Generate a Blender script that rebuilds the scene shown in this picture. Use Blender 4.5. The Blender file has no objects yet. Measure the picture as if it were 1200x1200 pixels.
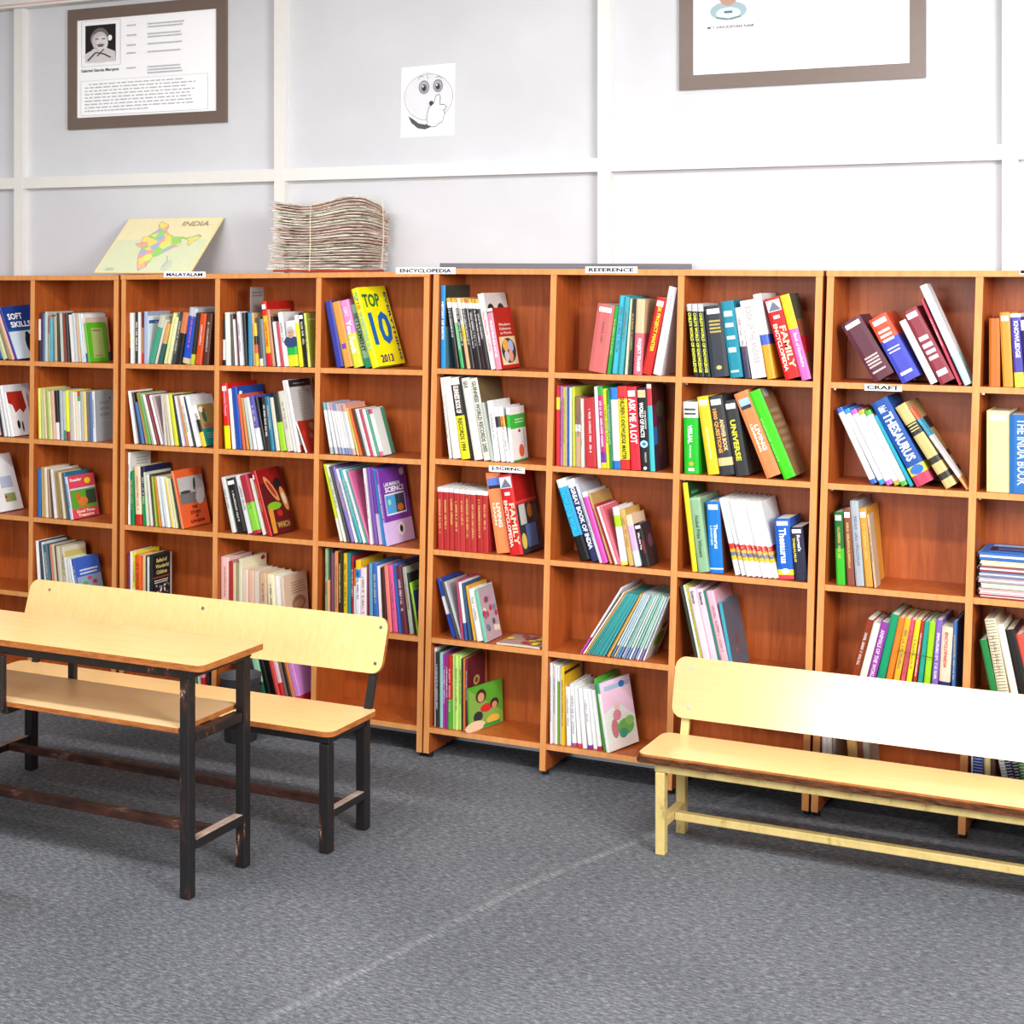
import bpy, math, random
from mathutils import Matrix, Vector
random.seed(7)
sc = bpy.context.scene
col = sc.collection
PI = math.pi

# ---------------------------------------------------------------- camera, world, light, exposure
F = 1834.0; HY = 317.0
TH = math.atan(F/3825.0)
Z0 = F/(.08771*3825)
CAM = (Z0*math.sin(TH), -Z0*math.cos(TH), 1.75)
cd = bpy.data.cameras.new('camera'); cam = bpy.data.objects.new('camera', cd); col.objects.link(cam)
cam.location = CAM; cam.rotation_euler = (PI/2, 0, TH)
cd.sensor_width = 36; cd.lens = F/1200*36; cd.shift_y = -(600-HY)/1200
cd.clip_start = .05
sc.camera = cam
sc.view_settings.view_transform = 'Standard'; sc.view_settings.look = 'None'
sc.view_settings.exposure = 0.12; sc.view_settings.gamma = 1; sc.view_settings.use_curve_mapping = False
w = bpy.data.worlds.new('world'); sc.world = w; w.use_nodes = True
w.node_tree.nodes['Background'].inputs[0].default_value = (1, .985, .965, 1)
w.node_tree.nodes['Background'].inputs[1].default_value = 0.34
def area(name, loc, target, sx, sy, power, color=(1,1,1)):
    l = bpy.data.lights.new(name, 'AREA'); l.shape = 'RECTANGLE'; l.size = sx; l.size_y = sy
    l.energy = power; l.color = color
    o = bpy.data.objects.new(name, l); col.objects.link(o); o.location = loc
    o.rotation_euler = (Vector(target)-Vector(loc)).to_track_quat('-Z', 'Y').to_euler()
    return o
area('window_light', (4.3, -3.1, 2.55), (0.9, 0, 1.2), 1.7, 1.3, 205, (1, .99, .97))
area('window_light', (0.55, -7.3, 1.95), (0.55, 0, 1.75), 2.6, 1.5, 150, (1, .985, .965))
area('tube_light', (-1.2, -2.3, 3.0), (-1.2, -2.2, 0), 2.4, .25, 66)
area('tube_light', (1.9, -2.3, 3.0), (1.9, -2.2, 0), 2.4, .25, 66)
area('tube_light', (0.4, -5.6, 3.0), (0.4, -5.2, 0), 2.4, .25, 50)

# ---------------------------------------------------------------- measuring helpers
RX = (math.cos(TH), math.sin(TH)); FX = (-math.sin(TH), math.cos(TH))
def ray(x, y):
    a = (x-600)/F
    return (FX[0]+a*RX[0], FX[1]+a*RX[1], -(y-HY)/F)
def atY(x, y, Y):
    d = ray(x, y); t = (Y-CAM[1])/d[1]
    return CAM[0]+t*d[0], CAM[2]+t*d[2]
def ppm(x, Y=0.0):                      # pixels per metre of height at column x of plane Y
    d = ray(x, HY); t = (Y-CAM[1])/d[1]
    return F/t
def zat(X, Y, y):
    zz = (X-CAM[0])*FX[0]+(Y-CAM[1])*FX[1]
    return CAM[2]-(y-HY)*zz/F

# ---------------------------------------------------------------- materials
MATS = {}
def lin(h):
    out = []
    for i in (0, 2, 4):
        c = int(h[i:i+2], 16)/255
        out.append(c/12.92 if c <= .04045 else ((c+.055)/1.055)**2.4)
    return out
def new_mat(name, rough=.5, spec=.5):
    m = bpy.data.materials.new(name); m.use_nodes = True
    nt = m.node_tree; b = nt.nodes['Principled BSDF']
    b.inputs['Roughness'].default_value = rough
    b.inputs['Specular IOR Level'].default_value = spec
    return m, nt, b
def tex(nt, scale, mp=(1,1,1), detail=4, rough=.6, coord='Object', kind='ShaderNodeTexNoise', dist=0):
    tc = nt.nodes.new('ShaderNodeTexCoord'); mg = nt.nodes.new('ShaderNodeMapping')
    mg.inputs['Scale'].default_value = mp
    nt.links.new(tc.outputs[coord], mg.inputs[0])
    n = nt.nodes.new(kind); n.inputs['Scale'].default_value = scale
    if kind == 'ShaderNodeTexNoise':
        n.inputs['Detail'].default_value = detail; n.inputs['Roughness'].default_value = rough
        n.inputs['Distortion'].default_value = dist
    nt.links.new(mg.outputs[0], n.inputs[0])
    return n
def ramp(nt, src, stops, interp='LINEAR'):
    r = nt.nodes.new('ShaderNodeValToRGB'); r.color_ramp.interpolation = interp
    e = r.color_ramp.elements
    while len(e) < len(stops): e.new(.5)
    for k, (p, c) in enumerate(stops):
        e[k].position = p; e[k].color = (*lin(c), 1)
    nt.links.new(src, r.inputs[0])
    return r
def bump(nt, b, src, strength=.2, dist=.002):
    n = nt.nodes.new('ShaderNodeBump'); n.inputs['Strength'].default_value = strength
    n.inputs['Distance'].default_value = dist
    nt.links.new(src, n.inputs['Height']); nt.links.new(n.outputs[0], b.inputs['Normal'])
def paint(h, rough=.42, spec=.4, var=.10, name='cover'):
    key = (h, rough, name)
    if key in MATS: return MATS[key]
    m, nt, b = new_mat('%s_%s' % (name, h), rough, spec)
    c = [x*(.84 if name == 'cover' else 1) for x in lin(h)]
    n = tex(nt, 35, detail=2)
    mx = nt.nodes.new('ShaderNodeMix'); mx.data_type = 'RGBA'
    mx.inputs[6].default_value = (*[x*(1-var) for x in c], 1)
    mx.inputs[7].default_value = (*[min(1, x*(1+var)) for x in c], 1)
    nt.links.new(n.outputs[0], mx.inputs[0]); nt.links.new(mx.outputs[2], b.inputs['Base Color'])
    MATS[key] = m
    return m
def m_wood():
    m, nt, b = new_mat('bookcase_laminate', .42, .45)
    n = tex(nt, 5, (7, 7, .55), 6, .62, dist=1.2)
    r = ramp(nt, n.outputs[0], [(.25, '8e3f10'), (.5, 'a8521f'), (.75, 'b9622c')])
    nt.links.new(r.outputs[0], b.inputs['Base Color'])
    return m
def m_edge():
    m, nt, b = new_mat('bookcase_edge_band', .45, .4)
    n = tex(nt, 9, (6, 6, .6), 5, .6)
    r = ramp(nt, n.outputs[0], [(.3, 'c88248'), (.7, 'd5965a')])
    nt.links.new(r.outputs[0], b.inputs['Base Color'])
    return m
def m_top(name, a, c, rough=.28, vert=False):
    m, nt, b = new_mat(name, rough, .5)
    n = tex(nt, 5, (14, 14, .8) if vert else (1.2, 14, 14), 4, .5)
    r = ramp(nt, n.outputs[0], [(.3, a), (.7, c)])
    nt.links.new(r.outputs[0], b.inputs['Base Color'])
    return m
def m_ply(name='plywood_edge', a='7a3f1c', c='c07a44', mid='a4622f'):
    m, nt, b = new_mat(name, .75, .2)
    n = tex(nt, 40, (.6, .6, 3), 5, .7)
    r = ramp(nt, n.outputs[0], [(.25, a), (.5, mid), (.8, c)])
    nt.links.new(r.outputs[0], b.inputs['Base Color'])
    bump(nt, b, n.outputs[0], .5, .002)
    return m
def m_blackmetal():
    m, nt, b = new_mat('worn_black_paint', .38, .5)
    n = tex(nt, 26, (1, 1, .35), 8, .72)
    r = ramp(nt, n.outputs[0], [(.0, '141316'), (.56, '1d1a1b'), (.61, '3c221a'), (.655, '57311f'), (.68, 'b8a898')])
    nt.links.new(r.outputs[0], b.inputs['Base Color'])
    bump(nt, b, n.outputs[0], .25, .001)
    return m
def m_rail():
    m, nt, b = new_mat('worn_brown_rail', .45, .4)
    n = tex(nt, 20, (.4, 1, 1), 8, .72)
    r = ramp(nt, n.outputs[0], [(.3, '1a1414'), (.47, '331e19'), (.6, '4f2e24'), (.7, '8e7468')])
    nt.links.new(r.outputs[0], b.inputs['Base Color'])
    return m
def m_worn():
    m, nt, b = new_mat('scuffed_rail_top', .5, .4)
    n = tex(nt, 22, (.6, .6, 1), 8, .72)
    r = ramp(nt, n.outputs[0], [(.3, '4a2c24'), (.42, '9c8274'), (.7, 'cbbcb0')])
    nt.links.new(r.outputs[0], b.inputs['Base Color'])
    return m
def m_creammetal():
    m, nt, b = new_mat('cream_painted_metal', .42, .4)
    n = tex(nt, 30, (1, 1, .5), 8, .75)
    r = ramp(nt, n.outputs[0], [(.3, '7c6838'), (.42, 'c4ac6c'), (.75, 'd4be80')])
    nt.links.new(r.outputs[0], b.inputs['Base Color'])
    return m
def m_wall():
    m, nt, b = new_mat('wall_board_paint', .5, .25)
    n = tex(nt, 2.2, (1, 1, 1), 5, .6)
    r = ramp(nt, n.outputs[0], [(.3, 'c6c6ca'), (.7, 'cecfd3')])
    nt.links.new(r.outputs[0], b.inputs['Base Color'])
    return m
def m_carpet(name='carpet', k=0):
    m, nt, b = new_mat(name, .95, .1)
    n = tex(nt, 1.0, (40, 150, 40), 6, .85)
    n2 = tex(nt, 1.3, (1, 1, 1), 3, .5)
    cols = [('202226', '64666b', 'b4b6ba'), ('303236', '707276', 'b4b4b4')][k]
    r = ramp(nt, n.outputs[0], [(.27, cols[0]), (.5, cols[1]), (.74, cols[2])])
    mx = nt.nodes.new('ShaderNodeMix'); mx.data_type = 'RGBA'; mx.blend_type = 'MULTIPLY'
    mx.inputs[0].default_value = 1
    r2 = ramp(nt, n2.outputs[0], [(.3, 'dcdde0'), (.7, 'ffffff')])
    nt.links.new(r.outputs[0], mx.inputs[6]); nt.links.new(r2.outputs[0], mx.inputs[7])
    nt.links.new(mx.outputs[2], b.inputs['Base Color'])
    bump(nt, b, n.outputs[0], .7, .004)
    return m
def m_pages(h):
    key = ('pages', h)
    if key in MATS: return MATS[key]
    m, nt, b = new_mat('pages_'+h, .8, .1)
    n = tex(nt, 1, (900, 4, 4), 2)
    c = lin(h)
    mx = nt.nodes.new('ShaderNodeMix'); mx.data_type = 'RGBA'
    mx.inputs[6].default_value = (*[x*.7 for x in c], 1); mx.inputs[7].default_value = (*c, 1)
    nt.links.new(n.outputs[0], mx.inputs[0]); nt.links.new(mx.outputs[2], b.inputs['Base Color'])
    MATS[key] = m
    return m
def m_newsprint(k):
    m, nt, b = new_mat('newsprint_%d' % k, .85, .1)
    n = tex(nt, 1, (55, 55, 230), 3, .7)
    base = ['ece4d2', 'f0e6dc', 'e6e0d2', 'ecd4c8'][k]
    r = ramp(nt, n.outputs[0], [(.33, '8c857a'), (.40, 'cec4b6'), (.46, base), (1, base)])
    n2 = tex(nt, 9, (1, 1, 2.5), 2)
    r2 = ramp(nt, n2.outputs[0], [(.0, '8a98a8'), (.28, '8a98a8'), (.32, 'ffffff'), (.68, 'ffffff'), (.72, 'd8907c'), (1, 'c86a5a')])
    mx = nt.nodes.new('ShaderNodeMix'); mx.data_type = 'RGBA'; mx.blend_type = 'MULTIPLY'
    mx.inputs[0].default_value = .75
    nt.links.new(r.outputs[0], mx.inputs[6]); nt.links.new(r2.outputs[0], mx.inputs[7])
    nt.links.new(mx.outputs[2], b.inputs['Base Color'])
    return m
WOOD = m_wood(); EDGE = m_edge()
TOP = m_top('cream_laminate', 'e9bb7c', 'edc388', .24)
TOPV = m_top('cream_laminate_upright', 'e9bb7c', 'edc388', .3, True)
TOP2 = m_top('under_shelf_laminate', 'd4b283', 'dabb8e', .4)
PLY = m_ply(); BLACK = m_blackmetal(); RAIL = m_rail(); WORN = m_worn(); CREAM = m_creammetal(); WALL = m_wall()
CARPET = m_carpet(); CARPET2 = m_carpet('carpet_seam', 1)
WHITE = paint('f2f2f0', .55, .3, .03, 'white_paint')
TRIM = paint('dcdad6', .45, .4, .03, 'trim_paint')
RUBBER = paint('15161a', .6, .3, .1, 'rubber')
CHROME, _nt, _b = new_mat('steel', .25, .5)
_b.inputs['Metallic'].default_value = 1; _b.inputs['Base Color'].default_value = (.6, .58, .56, 1)

# ---------------------------------------------------------------- mesh helpers
def link(name, verts, faces, mats, fm=None, parent=None, smooth=False):
    me = bpy.data.meshes.new(name); me.from_pydata(verts, [], faces)
    for m in (mats if isinstance(mats, list) else [mats]): me.materials.append(m)
    if fm: me.polygons.foreach_set('material_index', fm)
    if smooth: me.polygons.foreach_set('use_smooth', [True]*len(me.polygons))
    me.update()
    o = bpy.data.objects.new(name, me); col.objects.link(o)
    if parent: o.parent = parent
    return o
def tag(o, label, cat, group=None):
    o['label'] = label; o['category'] = cat
    if group: o['group'] = group
    return o
def empty(name, loc=(0,0,0)):
    o = bpy.data.objects.new(name, None); col.objects.link(o); o.location = loc
    o.empty_display_size = .05
    return o
class MB:
    def __init__(s): s.v = []; s.f = []; s.m = []
    def hexa(s, c, mi=0, front=None):      # c: 8 corners, bottom 4 ccw then top 4
        b = len(s.v); s.v += c
        fs = [(0,3,2,1), (4,5,6,7), (0,1,5,4), (1,2,6,5), (2,3,7,6), (3,0,4,7)]
        for k, f in enumerate(fs):
            s.f.append(tuple(b+i for i in f)); s.m.append(front if (front is not None and k == 2) else mi)
        return s
    def box(s, x0, x1, y0, y1, z0, z1, mi=0, front=None):
        return s.hexa([(x0,y0,z0),(x1,y0,z0),(x1,y1,z0),(x0,y1,z0),(x0,y0,z1),(x1,y0,z1),(x1,y1,z1),(x0,y1,z1)], mi, front)
    def bevbox(s, x0, x1, y0, y1, z0, z1, r, mi=0):   # vertical edges chamfered
        p = [(x0+r,y0),(x1-r,y0),(x1,y0+r),(x1,y1-r),(x1-r,y1),(x0+r,y1),(x0,y1-r),(x0,y0+r)]
        return s.prism(p, z0, z1, mi)
    def prism(s, pts, z0, z1, mi=0, side=None, cap=True):
        b = len(s.v); n = len(pts)
        s.v += [(x,y,z0) for x,y in pts]+[(x,y,z1) for x,y in pts]
        if cap:
            s.f.append(tuple(b+i for i in reversed(range(n)))); s.m.append(mi)
            s.f.append(tuple(b+n+i for i in range(n))); s.m.append(mi)
        for i in range(n):
            j = (i+1) % n
            s.f.append((b+i, b+j, b+n+j, b+n+i)); s.m.append(mi if side is None else side)
        return s
    def tube(s, pts, r, n=6, mi=0, closed=False):
        P = [Vector(p) for p in pts]; b0 = len(s.v)
        for i, p in enumerate(P):
            if closed: t = P[(i+1) % len(P)]-P[i-1]
            else: t = P[min(i+1, len(P)-1)]-P[max(i-1, 0)]
            t.normalize()
            a = t.cross(Vector((0, 0, 1)))
            if a.length < .1: a = t.cross(Vector((0, 1, 0)))
            a.normalize(); c = t.cross(a)
            for k in range(n):
                q = p+a*r*math.cos(2*PI*k/n)+c*r*math.sin(2*PI*k/n); s.v.append(tuple(q))
        m = len(P) if closed else len(P)-1
        for i in range(m):
            j = (i+1) % len(P)
            for k in range(n):
                l = (k+1) % n
                s.f.append((b0+i*n+k, b0+i*n+l, b0+j*n+l, b0+j*n+k)); s.m.append(mi)
        return s
    def xf(s, M, start=0):
        for i in range(start, len(s.v)): s.v[i] = tuple(M @ Vector(s.v[i]))
        return s
    def build(s, name, mats, parent=None, smooth=False):
        return link(name, s.v, s.f, mats, s.m, parent, smooth)
TXT = {}
def text_geo(body, bold=.02):
    if body in TXT: return TXT[body]
    cu = bpy.data.curves.new('t', 'FONT'); cu.body = body; cu.resolution_u = 2; cu.offset = bold; cu.fill_mode = 'FRONT'
    o = bpy.data.objects.new('t', cu); col.objects.link(o)
    dg = bpy.context.evaluated_depsgraph_get()
    me = o.evaluated_get(dg).to_mesh()
    v = [(p.co.x, p.co.y) for p in me.vertices]; f = [tuple(p.vertices) for p in me.polygons]
    o.evaluated_get(dg).to_mesh_clear()
    bpy.data.objects.remove(o); bpy.data.curves.remove(cu)
    if not v: v = [(0,0),(1,0),(0,1)]; f = []
    x0 = min(a for a, b in v); x1 = max(a for a, b in v); y0 = min(b for a, b in v); y1 = max(b for a, b in v)
    v = [((a-x0)/(x1-x0), (b-y0)/(y1-y0)) for a, b in v]
    TXT[body] = (v, f)
    return TXT[body]
def text(body, name, mat, parent, fn, rect, bold=.02):
    """letters fitted into rect (u0,v0,u1,v1) of the surface map fn(u,v)->xyz"""
    v, f = text_geo(body, bold)
    u0, v0, u1, v1 = rect
    return link(name, [fn(u0+a*(u1-u0), v0+b*(v1-v0)) for a, b in v], f, mat, None, parent)
class Art:                                  # flat print: coloured patches on one surface
    def __init__(s, fn): s.fn = fn; s.v = []; s.f = []; s.m = []; s.mats = []; s.lay = 0
    def _m(s, c):
        mt = paint(c, .45, .35, .05, 'print') if isinstance(c, str) else c
        if mt not in s.mats: s.mats.append(mt)
        return s.mats.index(mt)
    def poly(s, pts, c):
        s.lay += 1; b = len(s.v)
        s.v += [s.fn(u, v, s.lay*.00008) for u, v in pts]
        s.f.append(tuple(range(b, b+len(pts)))); s.m.append(s._m(c)); return s
    def rect(s, u0, v0, u1, v1, c): return s.poly([(u0,v0),(u1,v0),(u1,v1),(u0,v1)], c)
    def ell(s, u, v, a, b, c, n=14, rot=0):
        return s.poly([(u+a*math.cos(t)*math.cos(rot)-b*math.sin(t)*math.sin(rot), v+a*math.cos(t)*math.sin(rot)+b*math.sin(t)*math.cos(rot)) for t in [2*PI*k/n for k in range(n)]], c)
    def lines(s, u0, v0, u1, v1, n, c, fill=.5, rnd=random):
        s.lay += 1; mi = s._m(c); dv = (v1-v0)/n
        for i in range(n):
            u = u0; y = v1-(i+1)*dv
            end = u1-(u1-u0)*rnd.uniform(0, .12)
            while u < end:
                wd = rnd.uniform(.02, .07)*(u1-u0); b = len(s.v)
                e = min(u+wd, end)
                s.v += [s.fn(a, q, s.lay*.00008) for a, q in ((u,y),(e,y),(e,y+dv*fill),(u,y+dv*fill))]
                s.f.append((b,b+1,b+2,b+3)); s.m.append(mi); u = e+.012*(u1-u0)
        return s
    def strip(s, pts, wd, c):
        s.lay += 1; mi = s._m(c)
        for (a, b), (p, q) in zip(pts, pts[1:]):
            dx, dy = p-a, q-b; L = math.hypot(dx, dy) or 1; nx, ny = -dy/L*wd, dx/L*wd; k = len(s.v)
            s.v += [s.fn(x, y, s.lay*.00008) for x, y in ((a-nx,b-ny),(p-nx,q-ny),(p+nx,q+ny),(a+nx,b+ny))]
            s.f.append((k,k+1,k+2,k+3)); s.m.append(mi)
        return s
    def build(s, name, parent): return link(name, s.v, s.f, s.mats, s.m, parent)

# ---------------------------------------------------------------- the room
WY = .245                                   # wall face
def struct(o):
    o['kind'] = 'structure'; return o
fl = MB(); fl.box(-6, 6, -7.5, WY+.1, -.05, 0); struct(fl.build('floor', [CARPET]))
fl = MB(); fl.box(-6, 6, WY, WY+.12, 0, 3.15); struct(fl.build('wall_back', [WALL]))
fl = MB(); fl.box(-6, 6, -7.5, WY+.12, 3.15, 3.22); struct(fl.build('ceiling', [WHITE]))
# low ridge where two carpet widths meet
seam = [(.83, .24), (.80, .1), (.66, -.35), (.46, -.937), (.36, -1.45), (.256, -1.909), (.16, -2.5), (.08, -3.4)]
v = []; f = []
prof = [(-.02, .0002), (-.008, .0035), (0, .005), (.007, .0035), (.016, .0002)]
for i, (x, y) in enumerate(seam):
    for o_, h in prof: v.append((x+o_, y, h))
for i in range(len(seam)-1):
    for k in range(4): f.append((i*5+k, i*5+k+1, (i+1)*5+k+1, (i+1)*5+k))
struct(link('trim_1', v, f, CARPET2, None, None, True))
# battens of the board wall
BP = .034
vx = [-3.82, -2.475, -1.138, .236, 1.62, 2.99]
n = 2
for x in vx:
    m = MB(); m.box(x, x+.048, WY-BP, WY, 1.2, 3.0); struct(m.build('trim_%d' % n, [TRIM])); n += 1
hz = 2.125
for a, b in zip(vx, vx[1:]):
    m = MB(); m.box(a+.048, b, WY-BP*.95, WY, hz-.024, hz+.024); struct(m.build('trim_%d' % n, [TRIM])); n += 1
m = MB(); m.box(-6, 6, WY-.06, WY, 2.874, 2.95); o = struct(m.build('trim_%d' % n, [TRIM])); n += 1
m = MB(); m.box(-6, 6, WY-.063, WY-.0605, 2.884, 2.889); m.build('pink_line', [paint('d8a8a4', .5, .3, .03, 'stripe')], o)

# ---------------------------------------------------------------- bookcases
FRAC = [.797, .613, .428, .248, .064]
TB = .019; TP = .0225; DEP = .215
UN = {   # left edges of panels at the top, rack (left, right), top height (left, right)
 'A': dict(x=[-3.105, -2.646, -2.187, -1.7555], r=(.02, .016), z=(1.725, 1.731)),
 'B': dict(x=[-1.718, -1.264, -.806, -.3495], r=(.014, .033), z=(1.733, 1.747)),
 'C': dict(x=[-.311, .149, .613, 1.0775], r=(.043, .048), z=(1.757, 1.75)),
 'D': dict(x=[1.114, 1.574, 2.034, 2.494], r=(.054, .058), z=(1.75, 1.75))}
for u in UN.values():
    x0, x1 = u['x'][0], u['x'][3]+TP
    u['zt'] = (lambda x0, x1, za, zb: lambda X: za+(zb-za)*(X-x0)/(x1-x0))(x0, x1, *u['z'])
    u['rk'] = (lambda x0, x1, a, b: lambda X: a+(b-a)*(X-x0)/(x1-x0))(x0, x1, *u['r'])
def sx(u, X, z):                            # racked x at height z of a panel standing at X at the top
    return X-u['rk'](X)*(1-z/1.75)
ULAB = {'A': ('brown laminate bookcase cut by the left photo edge, without a strip', 'far-left bookcase'),
        'B': ('brown laminate bookcase with white MALAYALAM strip on its top edge', 'MALAYALAM bookcase'),
        'C': ('brown laminate bookcase with white REFERENCE strip on its top edge', 'REFERENCE bookcase'),
        'D': ('brown laminate bookcase with torn white CRAFT strip on a shelf edge', 'CRAFT bookcase')}
for U, u in UN.items():
    root = empty('bookcase', (u['x'][0], 0, 0))
    tag(root, ULAB[U][0], 'bookcase', 'brown bookcases along the wall')
    def part(mb, name, mats=[WOOD, EDGE]):
        o = mb.build(name, mats, root); o.matrix_parent_inverse = Matrix.Translation((-u['x'][0], 0, 0)); return o
    for k, X in enumerate(u['x']):
        zt = u['zt'](X)-TB; xb = sx(u, X, .018); xt = sx(u, X, zt)
        m = MB(); m.hexa([(xb,0,.018),(xb+TP,0,.018),(xb+TP,DEP,.018),(xb,DEP,.018),(xt,0,zt),(xt+TP,0,zt),(xt+TP,DEP,zt),(xt,DEP,zt)], 0, 1)
        part(m, 'side_panel' if k in (0, 3) else 'divider_panel')
        for y in (.03, DEP-.03):
            m = MB(); m.prism([(xb+TP/2+.012*math.cos(a), y+.014*math.sin(a)) for a in [2*PI*i/10 for i in range(10)]], 0, .018)
            part(m, 'foot', [RUBBER])
    xa, xb = u['x'][0]-.002, u['x'][3]+TP+.002; za, zb = u['z']
    m = MB(); m.hexa([(xa,-.003,za-TB),(xb,-.003,zb-TB),(xb,DEP,zb-TB),(xa,DEP,za-TB),(xa,-.003,za),(xb,-.003,zb),(xb,DEP,zb),(xa,DEP,za)], 0, 1)
    part(m, 'top_board')
    zb_ = FRAC[4]*1.74
    x0, x1 = u['x'][0]+TP, u['x'][3]
    m = MB(); m.hexa([(sx(u,x0,zb_),DEP-.007,zb_),(sx(u,x1,zb_),DEP-.007,zb_),(sx(u,x1,zb_),DEP-.001,zb_),(sx(u,x0,zb_),DEP-.001,zb_),
                      (sx(u,x0,1.7),DEP-.007,za-TB-.0005),(sx(u,x1,1.7),DEP-.007,zb-TB-.0005),(sx(u,x1,1.7),DEP-.001,zb-TB-.0005),(sx(u,x0,1.7),DEP-.001,za-TB-.0005)])
    part(m, 'back_panel')
    for c in range(3):
        for fr in FRAC:
            XA = u['x'][c]+TP; XB = u['x'][c+1]
            z0 = u['zt'](XA)*fr; z1 = u['zt'](XB)*fr
            a0 = sx(u, XA, z0); b0 = sx(u, XB, z1)
            m = MB(); m.hexa([(a0,.001,z0-TB),(b0,.001,z1-TB),(b0,DEP-.007,z1-TB),(a0,DEP-.007,z0-TB),(a0,.001,z0),(b0,.001,z1),(b0,DEP-.007,z1),(a0,DEP-.007,z0)], 0, 1)
            part(m, 'shelf_board')
            m = MB(); m.box(a0, a0+.009, .03, .036, z0-TB-.008, z0-TB); part(m, 'shelf_pin', [CHROME])
def strip_label(s, U, x0, y0, x1, y1, lab, torn=False, parent_name='label_strip', s2=None):
    a, zt = atY(x0, y0, -.004); b, _ = atY(x1, y0, -.004); zb = atY(x0, y1, -.004)[1]
    n = 8; v = []
    top = [zt+(random.uniform(-.004, 0) if torn else 0) for i in range(n+1)]
    for i in range(n+1):
        X = a+(b-a)*i/n
        v += [(X, -.0046, zb+(random.uniform(0, .004) if torn else 0)), (X, -.0046, top[i]), (X, -.0036, zb), (X, -.0036, top[i])]
    f = []
    for i in range(n):
        p = i*4; q = p+4
        f += [(p, q, q+1, p+1), (p+2, p+3, q+3, q+2), (p+1, q+1, q+3, p+3), (p, p+2, q+2, q)]
    f += [(0, 1, 3, 2), (n*4, n*4+2, n*4+3, n*4+1)]
    o = link('shelf_label', v, f, paint('f6f6f6', .6, .2, .02, 'paper'))
    tag(o, lab, 'label')
    d = (b-a); h = zt-zb
    text(s, 'lettering', paint('1c1c20', .6, .2, .02, 'ink'), o, lambda u_, v_: (u_, -.0058, v_), (a+d*.07, zb+h*.2, b-d*.07, zt-h*.2), .03)
    return o
strip_label('MALAYALAM', 'B', 192, 318.4, 241, 325, 'white paper strip lettered MALAYALAM on bookcase top edge')
strip_label('ENCYCLOPEDIA', 'C', 464, 313.5, 534, 321, 'white paper strip lettered ENCYCLOPEDIA bridging two bookcase top edges')
strip_label('REFERENCE', 'C', 686, 312.5, 747, 320, 'white paper strip lettered REFERENCE on bookcase top edge')
strip_label('J.SCIENC', 'C', 573, 544.5, 615, 552.5, 'torn white paper strip lettered J.SCIENC on a shelf edge', True)
strip_label('CRAFT', 'D', 1013, 449.5, 1057, 457.5, 'torn white paper strip lettered CRAFT on a shelf edge', True)
strip_label(' _', 'D', 1195, 315.5, 1212, 321.5, 'short white paper strip at right end of CRAFT bookcase top edge')

# ---------------------------------------------------------------- books
NAMES = [('white','f2f2f0'),('cream','efe6c8'),('pale grey','c4c8cc'),('grey','888c90'),('dark grey','404448'),('black','1c1c1e'),
 ('red','c82828'),('dark red','80202c'),('maroon','5a2838'),('coral','e07868'),('orange','e8863c'),('tan','c8a070'),('brown','7a4c30'),
 ('yellow','f0dc28'),('pale yellow','e8e49c'),('lime','a8d830'),('green','28a83c'),('dark green','205838'),('pale green','a0c8a0'),('teal','209090'),
 ('turquoise','58c0c8'),('sky blue','2c90d8'),('blue','2858b0'),('navy','283058'),('pale blue','b0c8e0'),('violet','7848a8'),('lilac','c8b4e0'),
 ('magenta','c83c9c'),('pink','f0a8b8'),('pale pink','f0d8dc'),('olive','98904c'),('peach','e8c4a0'),('bright green','50d818')]
NV = [(n_, [int(h[i:i+2], 16) for i in (0, 2, 4)]) for n_, h in NAMES]
def cname(h):
    c = [int(h[i:i+2], 16) for i in (0, 2, 4)]
    return min(NV, key=lambda nv: sum((a-b)**2 for a, b in zip(c, nv[1])))[0]
def bands(s):
    out = []
    for p in s.split('+'):
        c, _, fr = p.partition('*'); out.append([c, float(fr) if fr else None])
    used = sum(f_ for c, f_ in out if f_)
    free = [b for b in out if b[1] is None]
    for b in free: b[1] = max(.02, (1-used)/len(free))
    return out
STICK = paint('fafafa', .5, .3, .02, 'sticker')
def book_mesh(t, D, L, bnd, spiral=False):
    c = min(.0022, t*.22); r = min(.003, t*.3)
    out = [(0,D),(0,r),(t*.22,0),(t*.78,0),(t,r),(t,D)]
    inn = [(c,D),(c,r+c*.5),(t*.25,c),(t*.75,c),(t-c,r+c*.5),(t-c,D)]
    v = []; f = []; fm = []; mats = []
    zs = [0]
    for col_, fr in bnd: zs.append(zs[-1]+fr)
    zs = [z/zs[-1]*L for z in zs]
    n = 6
    for i, (col_, fr) in enumerate(bnd):
        mt = paint(col_)
        if mt not in mats: mats.append(mt)
        mi = mats.index(mt); b = len(v)
        for z in (zs[i], zs[i+1]):
            v += [(x, y, z) for x, y in out]+[(x, y, z) for x, y in inn]
        for k in range(n-1):
            f.append((b+k, b+k+1, b+12+k+1, b+12+k)); fm.append(mi)
            f.append((b+6+k, b+18+k, b+18+k+1, b+6+k+1)); fm.append(mi)
            if i == 0: f.append((b+k, b+6+k, b+6+k+1, b+k+1)); fm.append(mi)
            if i == len(bnd)-1: f.append((b+12+k, b+12+k+1, b+18+k+1, b+18+k)); fm.append(mi)
        f.append((b, b+12, b+18, b+6)); fm.append(mi)
        f.append((b+5, b+11, b+23, b+17)); fm.append(mi)
    return v, f, fm, mats
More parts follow.
